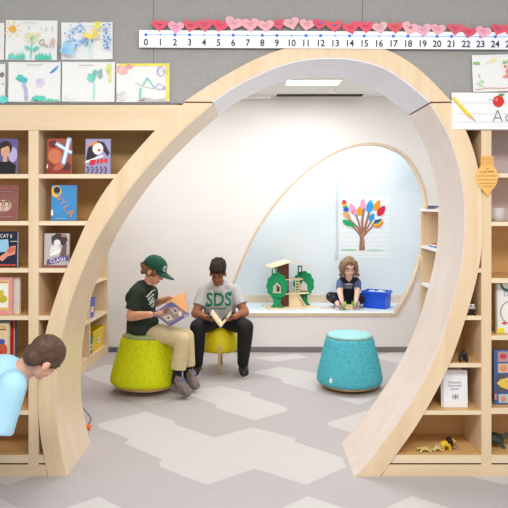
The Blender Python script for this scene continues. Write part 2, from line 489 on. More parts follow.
# partition behind the bookcases and tackboard (white on the nook side)
bm = BM()
def side_wall(curve, xe):
    v = []
    for p in curve:
        v.append([bm.verts.new((x, y, max(0, p.y))) for x, y in ((p.x, 3.84), (xe, 3.84), (xe, 3.95), (p.x, 3.95))])
    for s, t in zip(v, v[1:]):
        for k in range(4): bm.faces.new((s[k], s[(k+1) % 4], t[(k+1) % 4], t[k]))
    bm.faces.new(v[0]); bm.faces.new(v[-1])
side_wall([V((p.x-.004, p.y)) for p in cLO], -3.2); side_wall([V((p.x+.004, p.y)) for p in cRO], 3.2)
v = []
for x, z in [(-3.2, cLO[-1].y+.001), (cCO[0].x-.004, cLO[-1].y+.001)]+[(p.x, p.y+.004) for p in cCO]+[(cCO[-1].x+.004, cLO[-1].y+.001), (3.2, cLO[-1].y+.001)]:
    v.append([bm.verts.new((x, y, zz)) for y, zz in ((3.84, z), (3.84, 2.95), (3.95, 2.95), (3.95, z))])
for s, t in zip(v, v[1:]):
    for k in range(4): bm.faces.new((s[k], s[(k+1) % 4], t[(k+1) % 4], t[k]))
struct('wall_partition', bm, WALLW)
struct('wall_left', BX((XL-.12, 3.96, 0), (XL, YW+.02, CZ)), WALLW)
struct('wall_right', BX((XR, 3.96, 0), (XR+.12, YW+.02, CZ)), WALLW)
struct('ceiling', BX((XL-.12, 3.96, CZ), (XR+.12, YW+.05, CZ+.1)), CEILW)
# back wall with the alcove opening
OPEN = [(397.4,313.5),(406.5,299.5),(416.6,277),(423.6,252),(427,229),(428,205),(425.5,190),(420,175),(409,157),(400,150),(391,146),(381,143.3),(372,142.4),(363,142.9),(354,144.6),(342,148.5),(329,155),(316,163),(304.4,171.9),(291,184.5),(279.6,196.8),(267,213),(255,231.6),(244,254),(234,279),(227,298),(222.5,313.5)]
oc = [V(p) for p in W2(OPEN, YW)]
oc = [V(p) for p in oc]
crv = smooth_pts(catmull([(p.x, p.y) for p in oc], 90), 2)
ZB = crv[0].y
crv[-1].y = ZB
def offs(c, d):
    out = []; n = len(c)
    for i in range(n):
        t = (c[min(i+1, n-1)]-c[max(i-1, 0)]).normalized()
        out.append(c[i]+V((-t.y, t.x))*d)
    return out
inn = offs(crv, .024)          # inward (curve runs right -> top -> left)
bm = BM()
def loop(pts, y): return [bm.verts.new((p[0], y, p[1])) for p in pts]
outer = [(XL-.1, 0), (XR+.1, 0), (XR+.1, CZ), (XL-.1, CZ)]
o1 = loop(outer, YW); h1 = loop([(p.x, p.y) for p in crv], YW)
es = [bm.edges.new((l[i], l[(i+1) % len(l)])) for l in (o1, h1) for i in range(len(l))]
bmesh.ops.triangle_fill(bm, edges=es, use_beauty=True, normal=(0, -1, 0))
geo = bmesh.ops.extrude_face_region(bm, geom=bm.faces[:])
for v in [g for g in geo['geom'] if isinstance(g, bmesh.types.BMVert)]: v.co.y += .10
struct('wall_back', bm, WALLW)
# plywood lip round the opening
inn[0].y = inn[-1].y = ZB
bm = BM(); q = []
C1 = [p.copy() for p in crv]; C2 = inn
for a, b in zip(C1, C2): q.append([bm.verts.new((p.x, y, p.y)) for p, y in ((a, YW-.012), (b, YW-.012), (b, YW+.098), (a, YW+.098))])
for s, t in zip(q, q[1:]):
    for k in range(4): bm.faces.new((s[k], s[(k+1) % 4], t[(k+1) % 4], t[k]))
bm.faces.new(q[0]); bm.faces.new(q[-1])
box(bm, (crv[-1].x, YW-.012, ZB-.024), (crv[0].x, YW+.02, ZB))
struct('trim_2', bm, wood('birch_edge', (210, 186, 158), (224, 203, 178), 'y', 10))
# alcove room behind the opening
YA = 7.10
AX0, AX1, AZ1 = -.75, 2.0, 2.34
struct('floor_alcove', BX((AX0, YW+.1, ZB-.06), (AX1, YA, ZB)), mat((214, 224, 230), .8, .02, 200))
struct('wall_alcove_back', BX((AX0-.1, YA, ZB-.06), (AX1+.1, YA+.1, AZ1+.1)), ALCW)
struct('wall_alcove_left', BX((AX0-.1, YW+.1, ZB-.06), (AX0, YA, AZ1+.1)), ALCW)
struct('wall_alcove_right', BX((AX1, YW+.1, ZB-.06), (AX1+.1, YA, AZ1+.1)), ALCW)
struct('ceiling_alcove', BX((AX0, YW+.1, AZ1), (AX1, YA, AZ1+.1)), ALCW)
struct('baseboard_alcove', BX((AX0, YA-.015, ZB), (AX1, YA, ZB+.085)), wood('alcove_base_maple', (224, 204, 176), (236, 218, 194), 'x', 6))
bm = BM(); xl = P(337, 0, YA).x
box(bm, (xl-.012, YA-.012, ZB+.56), (xl+.004, YA, AZ1)); box(bm, (xl-.022, YA-.02, ZB+.5), (xl+.006, YA, ZB+.56))
struct('trim_3', bm, mat((205, 216, 222), .5))
# baseboard along the back wall
bm = BM()
struct('baseboard_back', BX((-1.45, YW-.012, 0), (XR, YW, .052)), BASEB)

# ------------------------------------------------------------ ceiling fittings
t = thing('ceiling_light', 'bright rectangular recessed light panel in the white ceiling of the reading nook', 'ceiling light', (.515, 5.60, CZ))
bm = BM()
for a, b in (((-.25, -.125, -.012), (.25, -.11, 0)), ((-.25, .11, -.012), (.25, .125, 0)), ((-.25, -.11, -.012), (-.23, .11, 0)), ((.23, -.11, -.012), (.25, .11, 0))): box(bm, a, b)
obj('frame', bm, WHITE, t)
obj('diffuser', BX((-.23, -.11, -.008), (.23, .11, -.001)), emit('light_diffuser', (255, 253, 248), 5), t)
t = thing('ceiling_air_diffuser', 'long dark slot air diffuser in the ceiling along the top of the back wall', 'air vent', (.645, 6.29, CZ))
bm = BM(); box(bm, (-.435, -.09, -.004), (.435, -.08, 0)); box(bm, (-.435, .08, -.004), (.435, .09, 0)); box(bm, (-.435, -.08, -.004), (-.425, .08, 0)); box(bm, (.425, -.08, -.004), (.435, .08, 0))
obj('frame', bm, WHITE, t)
obj('slot', BX((-.425, -.08, -.003), (.425, .08, -.0005)), BLACK, t, 'black slot')
t = thing('ceiling_screen_case', 'white slim box housing mounted under the nook ceiling left of the dark slot', 'screen case', (P(258, 0, 6.3).x, 6.32, CZ))
obj('housing', BX((-.50, -.05, -.03), (.13, .05, .0005)), WHITE, t, bevel=.004)
obj('end_cap', BX((.1305, -.05, -.032), (.14, .05, 0)), mat((214, 214, 212), .5), t)
t = thing('smoke_detector', 'tiny round white smoke detector on the nook ceiling', 'smoke detector', (P(331, 92, 6).x, 6.0, CZ))
obj('body', lathe(BM(), [(0, -.03), (.03, -.03), (.045, -.012), (.045, 0)], 24), WHITE, t, smooth=True)

# ------------------------------------------------------------ front bookcases
zf1 = P(0, 105, YF).z; zf0 = P(0, 130.3, YF).z; zk = P(0, 463.6, YF).z
def xz(px): return (px-CX)*YF/F
def zz(py): return EYE-(py-HY)*YF/F
XE = 1.72
def clipboard(x0, x1, z0, z1, side, y0=YF, y1=YB-.008):
    """board from an upright to the curved outside of the arch"""
    bm = BM()
    a0, a1 = (arch_x(z0, side), arch_x(z1, side))
    g = .0015
    if side < 0: poly = [(x0, z0), (min(a0-g, 9), z0), (a1-g, z1), (x0, z1)]
    else: poly = [(a0+g, z0), (x1, z0), (x1, z1), (a1+g, z1)]
    return prism(bm, poly, y0, y1)
def unit(name, label, loc, x0, x1, side, shelves, grp, inner):
    t = thing(name, label, 'bookcase', loc, group=grp)
    off = V(loc)
    def sh(bm):
        for v in bm.verts: v.co -= off
        return bm
    th = .0272
    ztop = zf1
    def part(n, bm, m, **k): return obj(n, sh(bm), m, t, **k)
    if inner:
        if side < 0: part('upright', BX((x0, YF, 0), (x0+th, YB-.008, ztop)), MAPLE)
        else: part('upright', BX((x1-th, YF, 0), (x1, YB-.008, ztop)), MAPLE)
    else:
        part('upright', BX((x0, YF, 0), (x0+th, YB-.008, ztop)), MAPLE)
        part('upright', BX((x1-th, YF, 0), (x1, YB-.008, ztop)), MAPLE)
    for zc0, zc1 in shelves:
        if inner:
            if side < 0: bm = clipboard(x0+th+.0005, 0, zc0, zc1, side, YF+.001)
            else: bm = clipboard(0, x1-th-.0005, zc0, zc1, side, YF+.001)
        else: bm = BX((x0+th+.0005, YF+.001, zc0), (x1-th-.0005, YB-.008, zc1))
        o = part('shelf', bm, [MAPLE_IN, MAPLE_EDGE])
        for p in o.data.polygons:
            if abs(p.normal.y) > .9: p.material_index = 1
    # back panel
    if inner:
        cur = (cLO if side < 0 else cRO[::-1])
        e = x0+.002 if side < 0 else x1-.002
        pts = [(p.x-.003, p.y) if side < 0 else (p.x+.003, p.y) for p in cur if .0 <= p.y < ztop and ((p.x > e) if side < 0 else (p.x < e))]
        bm = BM(); q = []
        for x, z in pts: q.append([bm.verts.new((xx, yy, max(.0, z))) for xx, yy in ((e, YB-.008), (x, YB-.008), (x, YB+.006), (e, YB+.006))])
        for s, u in zip(q, q[1:]):
            for k in range(4): bm.faces.new((s[k], s[(k+1) % 4], u[(k+1) % 4], u[k]))
        bm.faces.new(q[0]); bm.faces.new(q[-1])
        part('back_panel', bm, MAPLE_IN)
    else:
        zs = zz(223.9) if side > 0 else ztop
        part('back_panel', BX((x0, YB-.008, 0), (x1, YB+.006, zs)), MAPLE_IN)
        if side > 0: part('back_panel', BX((x0, YB-.008, zs), (x1, YB+.006, ztop)), mat((232, 218, 218), .6, .02, 12), label='pale pinkish white upper back panel')
    # header rail under the fascia
    return t
SL = [(176.3,), (223.2,), (270.4,), (317.9,), (365.2,), (412.6,), (459.2,)]
def sh_list(cs, hw=2.15): return [(zz(c+hw), zz(c-hw)) for c in cs]
base7 = sh_list([176.2, 223.2, 270.4, 317.9, 365.3, 412.7])+[(zz(463.2), zz(455))]
xs = xz(33.5)
unit('bookcase', 'maple bookcase at far left with a column of face-out books behind the leaning child', (-1.42, YF, 0), -1.72, xs, -1, base7, 'built-in maple bookcases', False)
unit('bookcase', 'narrow maple bookcase whose shelves run into the left leg of the arch', (xs+.1, YF, 0), xs, 0, -1, base7, 'built-in maple bookcases', True)
xm = xz(486.4)
unit('bookcase', 'maple bookcase against the right arch leg, holding toy animals and a white booklet', (xm-.1, YF, 0), 0, xm, 1, base7, 'built-in maple bookcases', True)
right = [(zz(177.5), zz(173.3)), (zz(226), zz(221.8)), (zz(283), zz(278.2)), (zz(340), zz(335.5)), (zz(414), zz(408)), (zz(463.2), zz(455))]
unit('bookcase', 'maple bookcase at the right edge with tall picture books and a glass jar', (1.45, YF, 0), xm, 1.75, 1, right, 'built-in maple bookcases', False)
# fascias and kick boards
def fas(n, bm, m=MAPLE_H): return struct(n, bm, m)
bm = BM(); a0, a1 = arch_x(zf0, -1), arch_x(zf1-.001, -1)
prism(bm, [(-1.75, zf0), (a0-.002, zf0), (a1-.002, zf1), (-1.75, zf1)], YF-.004, YF-.0005); fas('trim_4', bm)
bm = BM(); a0, a1 = arch_x(zf0, 1), arch_x(zf1-.001, 1)
prism(bm, [(a0+.002, zf0), (1.78, zf0), (1.78, zf1), (a1+.002, zf1)], YF-.004, YF-.0005); fas('trim_5', bm)
bm = BM(); zk0 = zz(464.4)
prism(bm, [(-1.75, 0), (arch_x(.002, -1)-.002, 0), (arch_x(zk0, -1)-.002, zk0), (-1.75, zk0)], YF-.006, YF-.0005); fas('trim_6', bm)
bm = BM()
prism(bm, [(arch_x(.002, 1)+.002, 0), (1.78, 0), (1.78, zk0), (arch_x(zk0, 1)+.002, zk0)], YF-.006, YF-.0005); fas('trim_7', bm)
bm = BM()
ztx = zf1
box(bm, (-1.75, YF, zf1+.0005), (arch_x(zf1+.0006, -1)-.03, YB, zr-.001)); fas('trim_8', bm, mat((110, 106, 102), .8))
bm = BM(); box(bm, (arch_x(zf1+.0006, 1)+.03, YF, zf1+.0005), (1.78, YB, zr-.001)); fas('trim_9', bm, mat((110, 106, 102), .8))

# ------------------------------------------------------------ nook bookcases
def low_case(label, loc, rz, L, mirror, shelves, top_m, bays):
    t = thing('low_bookcase', label, 'bookcase', loc, rz, 'low bookcases in the nook')
    d = -.3 if not mirror else .3
    y0, y1 = sorted((0, d))
    H = 1.43; e = .024
    obj('top', BX((0, y0, H-e), (L, y1, H)), top_m, t)
    for i, x in enumerate(bays): obj('upright', BX((x, y0+.012 if d < 0 else y0, .085), (x+e, y1 if d < 0 else y1-.012, H-e)), MAPLE, t)
    for z in shelves:
        for a, b in zip(bays, bays[1:]):
            obj('shelf', BX((a+e, y0+.012 if d < 0 else y0, z-e), (b, y1 if d < 0 else y1-.012, z)), top_m if mirror else MAPLE_EDGE, t)
    obj('base', BX((0, y0, 0), (L, y1, .084)), MAPLE_H, t)
    by = (y0, y0+.012) if d < 0 else (y1-.012, y1)
    obj('back_panel', BX((0, by[0], .085), (L, by[1], H-e)), MAPLE if not mirror else wood('nook_back_maple', (204, 160, 112), (222, 180, 132), 'z', 6), t)
    return t
ang = math.atan2(-1, -.072)
lc = low_case('low maple bookcase along the left nook wall holding coloured bins', (-1.452, 6.37, 0), ang, 2.0, False, (.42, .755, 1.09), MAPLE_EDGE, (0, .542, 1.06, 1.52, 1.976))
rc = low_case('low maple bookcase with white shelves along the right nook wall', (1.655, 6.37, 0), -math.pi/2, 2.0, True, (.37, .70, 1.068), mat((236, 234, 232), .5, .02), (0, .62, 1.3, 1.976))

# ------------------------------------------------------------ stools
def rocker(label, loc, rot, shell, padm, k, grp):
    t = thing('rocking_stool', label, 'stool', loc, group=grp, rot=rot)
    o = obj('rocker_base', lathe(BM(), [(0, .0), (.08, .003), (.15, .012), (.20, .026), (.236, .042), (.236, .052), (0, .052)], 64), wood('rocker_plywood_'+k, (196, 156, 104), (216, 178, 126), 'x', 9), t, smooth=True)
    obj('shell', lathe(BM(), [(0, .0525), (.238, .0525), (.252, .058), (.261, .075), (.2625, .095), (.258, .125), (.247, .18), (.233, .24), (.217, .30), (.203, .355), (.194, .395), (.186, .412), (.178, .418), (0, .418)], 72), shell, t, smooth=True)
    obj('seat_pad', lathe(BM(), [(0, .4185), (.176, .4185), (.178, .426), (.172, .434), (.14, .443), (.07, .449), (0, .451)], 64), padm, t, smooth=True)
    bm = BM(); tube(bm, [(.1805*math.cos(a), .1805*math.sin(a), .421) for a in [2*math.pi*i/48 for i in range(49)]], .004, 6)
    obj('piping', bm, mat((150, 150, 118), .8), t, 'thin seam piping')
    return t
rocker('turquoise felt-covered rocking stool with nobody on it, in front of the alcove', ((349.5-CX)*5.14/F, 5.14, 0), (0, 0, .4),
       speckle('turquoise_felt', (52, 142, 160), (78, 178, 194), (104, 196, 208), 60), speckle('pale_teal_pad', (128, 190, 196), (150, 205, 208), (168, 216, 218), 40), 'a', 'felt rocking stools')
tq = bpy.data.objects['rocking_stool']
bm = BM(); box(bm, (-.003, -.012, -.016), (.001, .012, .016), 0, M.Rotation(R(228)-.4, 4, 'Z') @ M.Translation((.2605, 0, .112)) @ M.Rotation(R(-10), 4, 'Y'))
obj('tag', bm, WHITE, tq, 'small white tag')
rocker('lime green felt rocking stool with the boy in the green cap sitting on it', ((143.6-CX)*5.04/F, 5.04, .016), (0, R(3.6), .9),
       speckle('lime_felt', (150, 154, 10), (196, 202, 12), (212, 216, 36), 60), speckle('sage_pad', (138, 150, 96), (156, 166, 110), (168, 178, 122), 40), 'b', 'felt rocking stools')
ys = thing('domed_stool', 'yellow domed stool on round wooden legs under the boy in the grey t-shirt', 'stool', (-.300, 5.72, 0), .12)
obj('seat', lathe(BM(), [(0, .168), (.12, .168), (.152, .176), (.164, .195), (.166, .22), (.160, .265), (.147, .305), (.124, .345), (.09, .372), (.05, .386), (0, .39)], 56), mat((232, 212, 8), .5, .04, 20), ys, smooth=True)
for k in range(4):
    a = R(-97)+k*math.pi/2; x, y = math.cos(a), math.sin(a)
    bm = BM(); tube(bm, [(x*.172, y*.172, 0), (x*.172, y*.172, .245), (x*.172, y*.172, .25)], [.0115, .0125, .009], 14)
    obj('leg', bm, wood('dowel_%d' % k, (214, 178, 128), (230, 198, 150), 'z', 14), ys, smooth=True)
# ------------------------------------------------------------ books
def uv(shapes, w, h):
    """unit shapes (0..1, 0..1) to metres with the origin at bottom centre"""
    out = []
    for s in shapes:
        k = s[0]; f = lambda p: ((p[0]-.5)*w, p[1]*h)
        if k == 'p': out.append((k, s[1], [f(p) for p in s[2]]))
        elif k == 'e': out.append((k, s[1], *f((s[2], s[3])), s[4]*w, s[5]*h, *s[6:]))
        elif k == 'l': out.append((k, s[1], [f(p) for p in s[2]], s[3]*w))
        elif k == 't': out.append((k, s[1], s[2], *f((s[3], s[4])), s[5]*h, *s[6:]))
    return out
def rect(c, u0, v0, u1, v1): return ('p', c, [(u0, v0), (u1, v0), (u1, v1), (u0, v1)])
def book(px0, py0, px1, py1, label, col, shapes, zs, Y=3.53, T=.02, lean=3, grp='face-out books on the shelves', rz=0, edge=None, cat='book'):
    s = F/Y; w = (px1-px0)/s; h = (py1-py0)/s; x = ((px0+px1)/2-CX)/s
    t = thing('book', label, cat, (x, Y, zs+.0006+T*math.sin(R(lean))), group=grp, rot=(R(-lean), 0, rz))
    c = BM(); box(c, (-w/2, 0, 0), (w/2, .0022, h)); box(c, (-w/2, T-.0022, 0), (w/2, T, h)); box(c, (-w/2, .0022, 0), (-w/2+.002, T-.0022, h))
    obj('cover', c, mat(col, .35, .06, 25), t)
    obj('page_block', BX((-w/2+.0025, .0024, .003), (w/2-.003, T-.0024, h-.003)), mat((236, 228, 208), .8, .03, 90), t, 'cream page edges')
    if shapes: art('cover_art', t, (0, 0, 0), (1, 0, 0), (0, 0, 1), uv(shapes, w, h), rough=.35)
    return t
def zt_(c): return zz(c-2.15)
Z1, Z2, Z3, Z4, Z5, Z6 = [zt_(c) for c in (176.2, 223.2, 270.4, 317.9, 365.3, 412.7)]
book(-9, 138, 16.3, 173.6, 'violet-blue book with a portrait of a dark-haired figure in black, top shelf at far left', (104, 96, 160),
     [rect((70, 62, 120), 0, .35, .3, 1), ('e', (190, 180, 220), .85, .55, .18, .22), ('p', (36, 30, 34), [(.05, 0), (.95, 0), (.98, .25), (.72, .38), (.4, .36), (.1, .28)]),
      ('e', (60, 42, 34), .55, .74, .27, .2), ('e', (222, 170, 140), .55, .66, .18, .19), ('p', (222, 170, 140), [(.46, .35), (.64, .35), (.62, .52), (.48, .52)]), ('p', (60, 42, 34), [(.36, .72), (.45, .86), (.75, .84), (.76, .72), (.66, .8)])], Z1)
book(46.8, 137.6, 71, 173.4, 'rust-red book with two crossed pale blue bars on its cover, top shelf', (176, 84, 62),
     [('p', (150, 60, 46), [(0, 0), (1, 0), (1, .3), (.4, .2), (0, .4)]), ('e', (212, 122, 88), .33, .5, .28, .22, .5), ('e', (120, 46, 40), .25, .85, .2, .1), ('e', (86, 52, 48), .78, .22, .2, .12), ('e', (196, 100, 70), .5, .2, .25, .08, .4),
      ('l', (150, 200, 236), [(.38, .86), (1, .6)], .16), ('l', (150, 200, 236), [(.92, 1), (.68, .3)], .19), ('l', (246, 252, 255), [(.4, .85), (1, .61)], .07), ('l', (246, 252, 255), [(.9, .98), (.69, .32)], .09), rect((245, 245, 240), 0, .16, .05, .27)], Z1)
book(85.2, 138, 110, 173.5, 'lilac book with a black-hatted white figure and red lettering, top shelf beside the arch', (168, 158, 200),
     [('p', (40, 34, 44), [(.02, .42), (.1, .75), (.45, .95), (.75, .9), (.98, .6), (.9, .5), (.62, .75), (.5, .55), (.2, .36)]), ('e', (246, 240, 236), .5, .72, .22, .17), ('p', (240, 150, 90), [(.1, .84), (.45, .95), (.5, .88), (.15, .78)]), ('l', (250, 250, 250), [(.02, .34), (.7, .52)], .08),
      ('e', (210, 40, 40), .55, .68, .06, .03), ('p', (212, 36, 40), [(.15, .24), (.4, .28), (.42, .42), (.2, .4)]), rect((224, 60, 40), .46, .3, .56, .42), rect((224, 60, 40), .6, .31, .72, .43), rect((224, 60, 40), .76, .33, .9, .44)]+
     [('e', (88, 72, 120), .1+.18*i+.04*(j % 2), .05+.07*j, .06, .02, .4*i) for i in range(5) for j in range(3)], Z1)
book(-7, 185.2, 16.9, 220.6, 'dusty red-brown book with a small group photo in its middle, second shelf at far left', (146, 92, 84),
     [rect((120, 72, 68), 0, .8, 1, .86), ('e', (196, 164, 140), .42, .42, .36, .17), ('e', (80, 56, 50), .3, .48, .1, .08), ('e', (232, 206, 186), .3, .46, .07, .06), ('e', (80, 56, 50), .56, .48, .1, .08), ('e', (232, 206, 186), .56, .46, .07, .06), ('e', (214, 186, 170), .3, .33, .09, .06), ('e', (224, 196, 176), .58, .33, .09, .06),
      ('l', (214, 180, 168), [(.1, .1), (.8, .1)], .02), ('l', (190, 150, 140), [(.05, .82), (.9, .82)], .02)], Z2)
book(51, 185.2, 76, 220.6, 'sky-blue book with slanting orange letters and a yellow emblem, second shelf', (66, 146, 206),
     [('e', (244, 190, 40), .2, .82, .2, .17), ('e', (38, 48, 62), .22, .86, .13, .1), ('e', (66, 146, 206), .24, .74, .08, .05), ('p', (244, 190, 40), [(.06, .68), (.3, .66), (.34, .72), (.1, .74)]),
      ('t', (240, 138, 56), 'U', .33, .64, .2, -.9), ('t', (240, 138, 56), 'Y', .47, .51, .23, -.9), ('t', (240, 138, 56), 'L', .60, .36, .25, -.9), ('t', (240, 138, 56), 'A', .78, .2, .3, -.75), rect((236, 236, 226), 0, .14, .09, .3), ('l', (180, 214, 238), [(.2, .06), (.6, .06)], .02)], Z2)
book(-8, 232, 18, 267.6, 'navy book headed AT 6 with a hand and pale blue block, third shelf', (32, 34, 58),
     [('t', (246, 244, 240), 'CAT 6', .52, .87, .15, 0, .85), ('p', (156, 204, 230), [(.1, .4), (.66, .44), (.6, .78), (.1, .76)]), ('p', (232, 150, 124), [(.2, .24), (.5, .4), (.7, .58), (.9, .6), (.88, .36), (.6, .3), (.4, .16)]), ('e', (206, 110, 90), .72, .48, .16, .08, .5),
      ('l', (235, 235, 235), [(.7, .72), (.95, .72)], .02), ('l', (220, 80, 60), [(.3, .055), (.52, .055)], .06), ('l', (220, 80, 60), [(.56, .055), (.7, .055)], .06), ('l', (220, 80, 60), [(.74, .055), (.9, .055)], .06), ('p', (170, 170, 180), [(.97, 0), (1, 0), (1, 1), (.97, 1)])], Z3)
book(44, 234, 68.6, 267.6, 'grey book with a dark-haired figure and a purple band of lettering, third shelf', (196, 190, 190),
     [('p', (74, 62, 62), [(.28, .9), (.5, 1), (.85, .98), (.95, .8), (.8, .6), (.62, .7), (.5, .8), (.4, .62), (.3, .7)]), ('e', (240, 236, 234), .52, .72, .14, .1), ('e', (196, 130, 104), .78, .94, .1, .05), ('p', (120, 90, 84), [(.62, .3), (.9, .34), (.92, .7), (.74, .62)]),
      ('e', (236, 232, 230), .45, .5, .22, .16), ('l', (250, 248, 250), [(.26, .36), (.62, .5)], .1), ('p', (104, 90, 150), [(.1, .06), (1, .2), (1, .36), (.12, .22)]), ('t', (248, 248, 252), 'CLASH', .56, .2, .17, .13, .9), rect((150, 90, 92), 0, 0, 1, .055)], Z3)
# pink book in front of a cream one on the fourth shelf, far left
book(-12, 277.4, 12, 314.4, 'pink-bordered book with a yellow-green shape, in front of a cream book', (226, 152, 150),
     [rect((240, 196, 140), .12, .1, .86, .93), rect((246, 240, 226), .16, .2, .82, .84), ('e', (190, 180, 40), .62, .42, .18, .1, .3), ('e', (214, 190, 60), .56, .56, .09, .12), ('l', (200, 120, 40), [(.2, .88), (.8, .88)], .03), ('l', (222, 170, 60), [(.2, .14), (.8, .14)], .04)], Z4, Y=3.505, lean=2, T=.012)
book(-6, 277.2, 19.4, 313.6, 'plain cream book standing behind the pink-bordered book', (226, 216, 200), [], Z4, Y=3.535, lean=1)
book(-16, 324.5, 8.6, 362.8, 'cream picture book with red, blue and yellow figures, fifth shelf at far left', (232, 206, 156),
     [('e', (206, 90, 60), .75, .3, .2, .18), ('e', (70, 90, 170), .72, .52, .13, .07), ('e', (236, 180, 40), .5, .48, .12, .08), ('e', (200, 60, 70), .6, .2, .12, .12), ('e', (110, 80, 150), .45, .28, .12, .12), ('e', (240, 200, 60), .85, .14, .1, .06), ('l', (150, 60, 50), [(.3, .84), (.9, .84)], .04), ('l', (196, 160, 100), [(.5, .95), (.9, .9)], .03)], Z5, Y=3.51, lean=1)
book(-15, 323.6, 9.7, 362.8, 'turquoise book showing only a sliver behind the picture book', (70, 176, 206), [], Z5, Y=3.533, lean=1, T=.008)
book(-14, 323.4, 13, 362.8, 'crimson book whose red edge stands out behind the picture book', (196, 22, 52), [], Z5, Y=3.543, lean=1, T=.008)
book(-13, 323.4, 14.2, 362.8, 'tan book showing a thin sliver right of the crimson one', (222, 190, 120), [], Z5, Y=3.553, lean=1, T=.008)
book(-12, 322.8, 16, 362.8, 'steel-blue book, rearmost of the row on the fifth shelf', (52, 92, 150), [], Z5, Y=3.563, lean=1, T=.008)
# right-hand books
ZR4 = zz(335.5); ZR5 = zz(408)
book(496.6, 286, 536, 335, 'white hardback with a green ring and the letters DI, right edge of the photo', (238, 236, 228),
     [('e', (60, 120, 100), .28, .98, .17, .14), ('e', (238, 236, 228), .28, 1.0, .12, .1), ('t', (130, 140, 180), 'DIN', .34, .79, .14), ('e', (160, 150, 140), .36, .42, .27, .24), ('e', (240, 238, 230), .36, .42, .24, .215), ('e', (200, 160, 70), .42, .4, .12, .1), ('e', (220, 90, 60), .2, .2, .06, .03), ('e', (200, 60, 50), .34, .22, .05, .02), rect((240, 214, 40), .0, 0, .18, .1), rect((170, 170, 160), .0, .1, .02, 1)], ZR4, Y=3.54, lean=2)
book(494.4, 354, 534, 408, 'blue natural history book with a yellow fish and animal pictures, right edge', (74, 104, 160),
     [rect((190, 150, 150), .1, .78, .38, .97), ('e', (200, 70, 90), .24, .88, .09, .05), rect((200, 180, 150), .42, .78, .7, .97), rect((216, 190, 160), .1, .58, .38, .75), ('e', (230, 150, 110), .24, .66, .1, .06), rect((216, 206, 140), .42, .58, .7, .75), rect((92, 84, 100), .06, .22, 1, .55),
      ('p', (232, 200, 84), [(.06, .39), (.16, .46), (.4, .5), (.7, .44), (.8, .38), (.6, .3), (.35, .27), (.16, .32)]), ('e', (90, 80, 50), .3, .42, .015, .01), rect((180, 200, 206), .1, .03, .38, .19), ('e', (220, 140, 110), .22, .1, .07, .05, .6), rect((210, 150, 130), .42, .03, .7, .19), rect((230, 150, 110), 0, .09, .05, .2)], ZR5, Y=3.54, lean=2, T=.024)
t = thing('dark_book', 'dark worn book leaning behind the blue natural history book', 'book', (xz(493.6), 3.60, ZR5+.0006), group='face-out books on the shelves')
bm = BM(); box(bm, (-.012, 0, 0), (.006, .004, .2)); box(bm, (-.012, .016, 0), (.006, .02, .2)); box(bm, (-.012, .004, 0), (-.009, .016, .2)); obj('cover', bm, mat((38, 36, 38), .5), t)
obj('page_block', BX((-.0088, .0045, .003), (.005, .0155, .196)), mat((200, 180, 140), .8), t)
# white booklets standing on the right inner case
def booklet(px0, py0, px1, py1, Y, label, shapes, rz=0, T=.004):
    s = F/Y; w = (px1-px0)/s; h = (py1-py0)/s
    t = thing('paper_booklet', label, 'booklet', (((px0+px1)/2-CX)/s, Y, Z6+.001), group='white booklets', rot=(R(-3), 0, rz))
    bm = BM()
    for i in range(6): box(bm, (-w/2, i*T/6*1.02, 0), (w/2-.0004*i, i*T/6*1.02+T/7, h-.0003*(i % 3)))
    obj('pages', bm, mat((240, 239, 242), .7, .01), t)
    if shapes: art('printing', t, (0, 0, 0), (1, 0, 0), (0, 0, 1), uv(shapes, w, h))
booklet(443.5, 373.4, 467.8, 410.2, 3.53, 'white stapled booklet with a printed title and butterfly, front of the two', [('t', (70, 70, 80), 'My Butterfly', .48, .67, .075), ('t', (70, 70, 80), 'Observation', .48, .585, .075), ('t', (70, 70, 80), 'Journal', .48, .50, .075),
  ('p', (90, 90, 100), [(.4, .36), (.47, .3), (.42, .22), (.44, .3)]), ('p', (90, 90, 100), [(.6, .36), (.51, .3), (.57, .22), (.54, .3)]), ('l', (60, 60, 70), [(.49, .36), (.49, .22)], .02), ('l', (90, 90, 100), [(.38, .36), (.38, .25), (.47, .29)], .015), ('l', (90, 90, 100), [(.6, .36), (.61, .25), (.51, .29)], .015)])
booklet(441, 372.6, 463, 409.6, 3.547, 'white booklet behind the printed one, only its left edge and top showing', [], .1)
# books lying flat on the low case at the right of the nook
def flat_book(label, x, y, z, w, d, T, col, rz=0):
    t = thing('book', label, 'book', (x, y, z+.0005), rz, 'books lying flat on the low bookcase')
    bm = BM(); box(bm, (-w/2, -d/2, 0), (w/2, d/2, .002)); box(bm, (-w/2, -d/2, T-.002), (w/2, d/2, T)); box(bm, (-w/2, -d/2, .002), (-w/2+.002, d/2, T-.002)); obj('cover', bm, mat(col, .4, .05), t)
    obj('page_block', BX((-w/2+.003, -d/2+.002, .0022), (w/2-.002, d/2-.002, T-.0022)), mat((236, 230, 214), .8), t)
flat_book('maroon book lying flat at the bottom of the pile on the white top shelf', 1.80, 6.12, 1.43, .22, .28, .016, (94, 30, 46))
flat_book('navy book lying flat on the maroon one', 1.80, 6.10, 1.447, .2, .26, .014, (40, 66, 120), .1)
flat_book('yellow-green thin book on the white top shelf beside the dark pile', 1.74, 6.29, 1.43, .12, .07, .022, (196, 190, 70), .05)
flat_book('blue-and-white book lying flat on the white middle shelf', 1.79, 6.02, 1.068, .2, .26, .014, (84, 120, 190), .1)
flat_book('white book lying on top of the blue one on the white middle shelf', 1.775, 6.05, 1.083, .18, .22, .008, (236, 236, 238), -.1)
flat_book('red book topmost on the white middle shelf', 1.80, 6.06, 1.092, .16, .2, .010, (196, 64, 56), .2)

